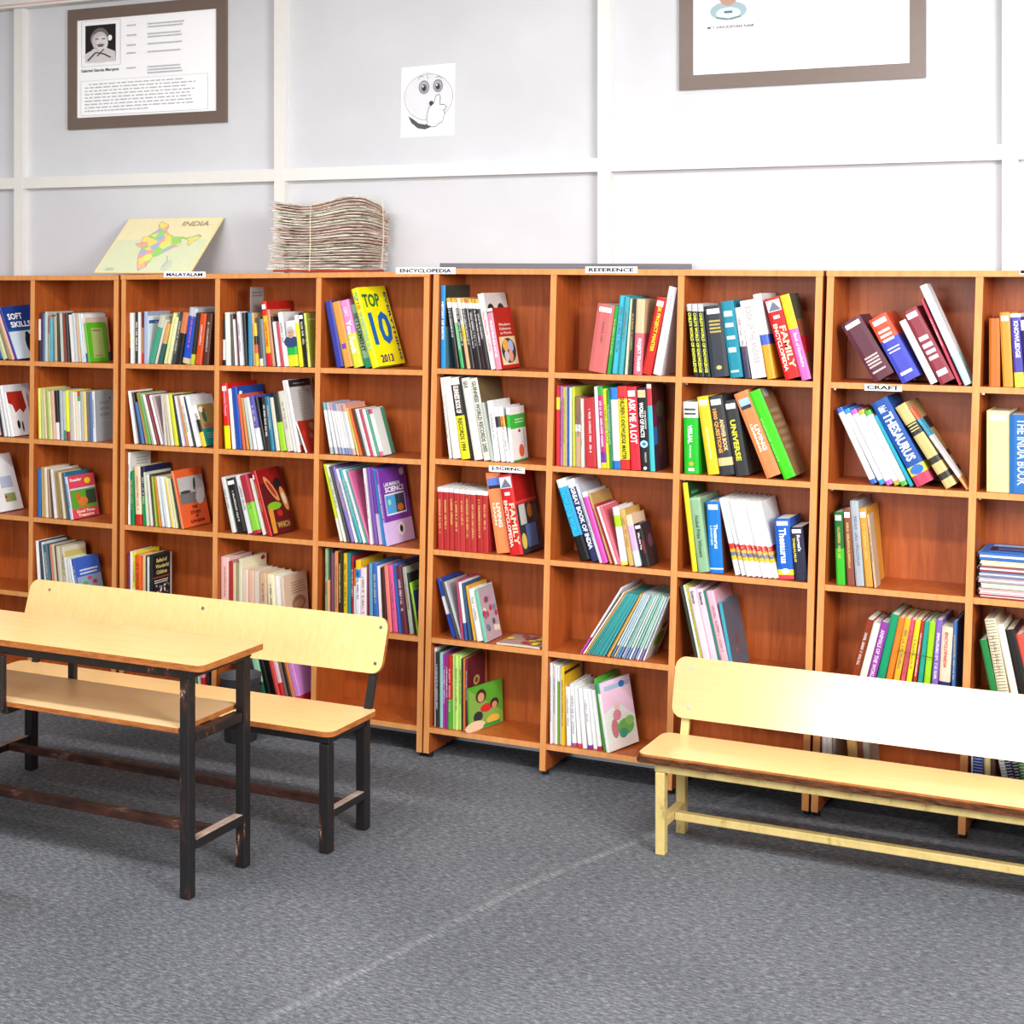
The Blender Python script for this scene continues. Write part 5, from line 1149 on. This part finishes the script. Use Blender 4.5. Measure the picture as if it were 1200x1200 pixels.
# bench with a backrest
def backrest(parent, xa, xb, y0, z0, y1, z1, th=.014, r=.035, mat=TOP, warp=0):
    # board leaning back: local plane x / s
    H = math.hypot(y1-y0, z1-z0); al = math.atan2(z1-z0, y1-y0)
    pts = rrect(xa, xb, 0, H, r, 6)
    m = MB(); m.prism(pts, 0, th, 0, 1)
    if mat is TOP: mat = TOPV
    # local y -> up the slope, local z -> towards the viewer
    M = Matrix.Translation((0, y0, z0)) @ Matrix.Rotation(al, 4, 'X')
    m.xf(M)
    return at(parent, m.build('backrest', [mat, PLY], parent))
def bench(name, lab, xa, xb, ya, yb, zs, legs, metal, back, ply=0, group=None, long_y=None, rail_z=None, lw=.034, zr=.12):
    root = empty(name, ((xa+xb)/2, (ya+yb)/2, 0)); tag(root, lab, 'bench', group)
    at(root, slab('seat', root, rrect(xa, xb, ya, yb, .03), zs-.016 if not ply else zs-.007, zs))
    z = zs-.016
    if ply:
        z = zs-.0075; DPLY = m_ply('frayed_ply', '2e1a10', '7c4c2e', '56331f')
        for k in range(ply):
            j = .004; o = slab('ply_layer', root, rrect(xa-.002-.003*k, xb, ya-.001*k, yb, .02+.004*k, 4, j, k+3), z-.0062, z, DPLY, DPLY); at(root, o); z -= .0066
    for X, Y in legs: bar_(root, 'leg', X-lw/2, X+lw/2, Y-lw/2, Y+lw/2, 0, z-.0265, metal)
    y0 = min(l[1] for l in legs); y1 = max(l[1] for l in legs); x0 = min(l[0] for l in legs); x1 = max(l[0] for l in legs)
    for Y in (y0, y1): bar_(root, 'seat_rail', x0-lw/2, x1+lw/2, Y-.012, Y+.012, z-.026, z-.0005, metal)
    for X in (x0, x1):
        bar_(root, 'seat_rail', X-.014, X+.014, y0+.0125, y1-.0125, z-.026, z-.0005, metal)
        bar_(root, 'foot_rail', X-.014, X+.014, y0+lw/2, y1-lw/2, zr-.025, zr, metal)
    bar_(root, 'long_stretcher', x0+.0145, x1-.0145, (y0+y1)/2-.013, (y0+y1)/2+.013, zr-.025, zr-.001, metal)
    if back:
        by0, bz0, by1, bz1, ba, bb, mat = back
        backrest(root, ba, bb, by0, bz0, by1, bz1, mat=mat)
        H = math.hypot(by1-by0, bz1-bz0); al = math.atan2(bz1-bz0, by1-by0)
        for X in (x0, x1):
            m = MB(); m.box(X-.013, X+.013, 0, H+bz0-z-.05, -.013, -.0006)
            dz = bz0-z; 
            M = Matrix.Translation((0, by0-(dz-.0)*math.cos(al)/math.sin(al), z)) @ Matrix.Rotation(al, 4, 'X')
            m.xf(M); at(root, m.build('back_support', [metal], root))
            for s_ in (.18, .82):
                P_ = Vector((X+.012, by0, bz0)) + Vector((0, math.cos(al), math.sin(al)))*H*s_
                nrm = Vector((0, -math.sin(al), math.cos(al)))*.0142
                screw(root, P_.x, P_.y+nrm.y, P_.z+nrm.z, .0055)
        P_ = Vector(((x0+x1)/2, by0, bz0)) + Vector((0, math.cos(al), math.sin(al)))*H*.8
        screw(root, P_.x, P_.y-math.sin(al)*.0142, P_.z+math.cos(al)*.0142, .006)
    return root
zs = .371
by0, by1 = -.655, -.60
bz1 = (atY(450, 724, by1)[1]); bz0 = atY(440, 790, by0)[1]
ba = atY(36, 700, -.62)[0]; bb = atY(455, 750, -.62)[0]
bench('bench', 'cream bench with black metal frame and backrest behind the desk', -1.60, -.14, -.955, -.675, zs,
      [(-.175, -.925), (-.178, -.708), (-1.535, -.925), (-1.53, -.708)], BLACK, (by0, bz0, by1, bz1, ba, bb, TOP), zr=.125)
# right bench, cream painted frame
TOP3 = m_top('bright_laminate', 'e0b27a', 'e4b981', .16)
TOP3.node_tree.nodes['Principled BSDF'].inputs['Specular IOR Level'].default_value = 1.0
zs2 = .300
rb0 = atY(815, 843, -.27)[1]; rb1 = atY(815, 771, -.225)[1]
ra = atY(791, 810, -.25)[0]
bench('bench', 'cream bench with pale yellow painted frame at the right photo edge', .668, 2.25, -.527, -.285, zs2,
      [(.737, -.500), (.733, -.303), (2.15, -.500), (2.15, -.303)], CREAM, (-.272, rb0, -.222, rb1, ra, 2.26, TOP3), ply=3, zr=.10, lw=.03)
# corner of a third bench at the left edge
bench('bench', 'seat corner of a bench in front of the desk, left photo edge', -2.15, -.752, -1.94, -1.655, .36,
      [(-.93, -1.90), (-.93, -1.70), (-2.05, -1.90), (-2.05, -1.70)], BLACK, None, zr=.12)
# waste bin
bin_ = empty('waste_bin', (atY(282, 790, -.1)[0], -.1, 0)); tag(bin_, 'small dark grey round bin behind the bench', 'bin')
m = MB(); n = 28; R0, R1, HH = .06, .076, .236
for z, r in ((0, R0), (HH, R1), (HH+.004, R1+.004), (HH+.008, R1+.002), (HH+.004, R1-.004), (.006, R0-.005)):
    m.v += [(r*math.cos(2*PI*k/n), r*math.sin(2*PI*k/n), z) for k in range(n)]
for q in range(5):
    for k in range(n): m.f.append((q*n+k, q*n+(k+1) % n, (q+1)*n+(k+1) % n, (q+1)*n+k)); m.m.append(0)
m.f.append(tuple(range(n-1, -1, -1))); m.m.append(0); m.f.append(tuple(5*n+k for k in range(n))); m.m.append(0)
m.build('bucket', [paint('4a4c50', .45, .4, .05, 'plastic')], bin_, True)
m = MB()
for q, (z, r) in enumerate(((HH-.04, R1-.0025), (HH-.034, R1-.0005), (HH-.028, R1-.001))):
    m.v += [((r+.003)*math.cos(2*PI*k/n), (r+.003)*math.sin(2*PI*k/n), z) for k in range(n)]
for q in range(2):
    for k in range(n): m.f.append((q*n+k, q*n+(k+1) % n, (q+1)*n+(k+1) % n, (q+1)*n+k)); m.m.append(0)
m.build('rim_band', [paint('3a3c40', .45, .4, .05, 'plastic')], bin_, True)
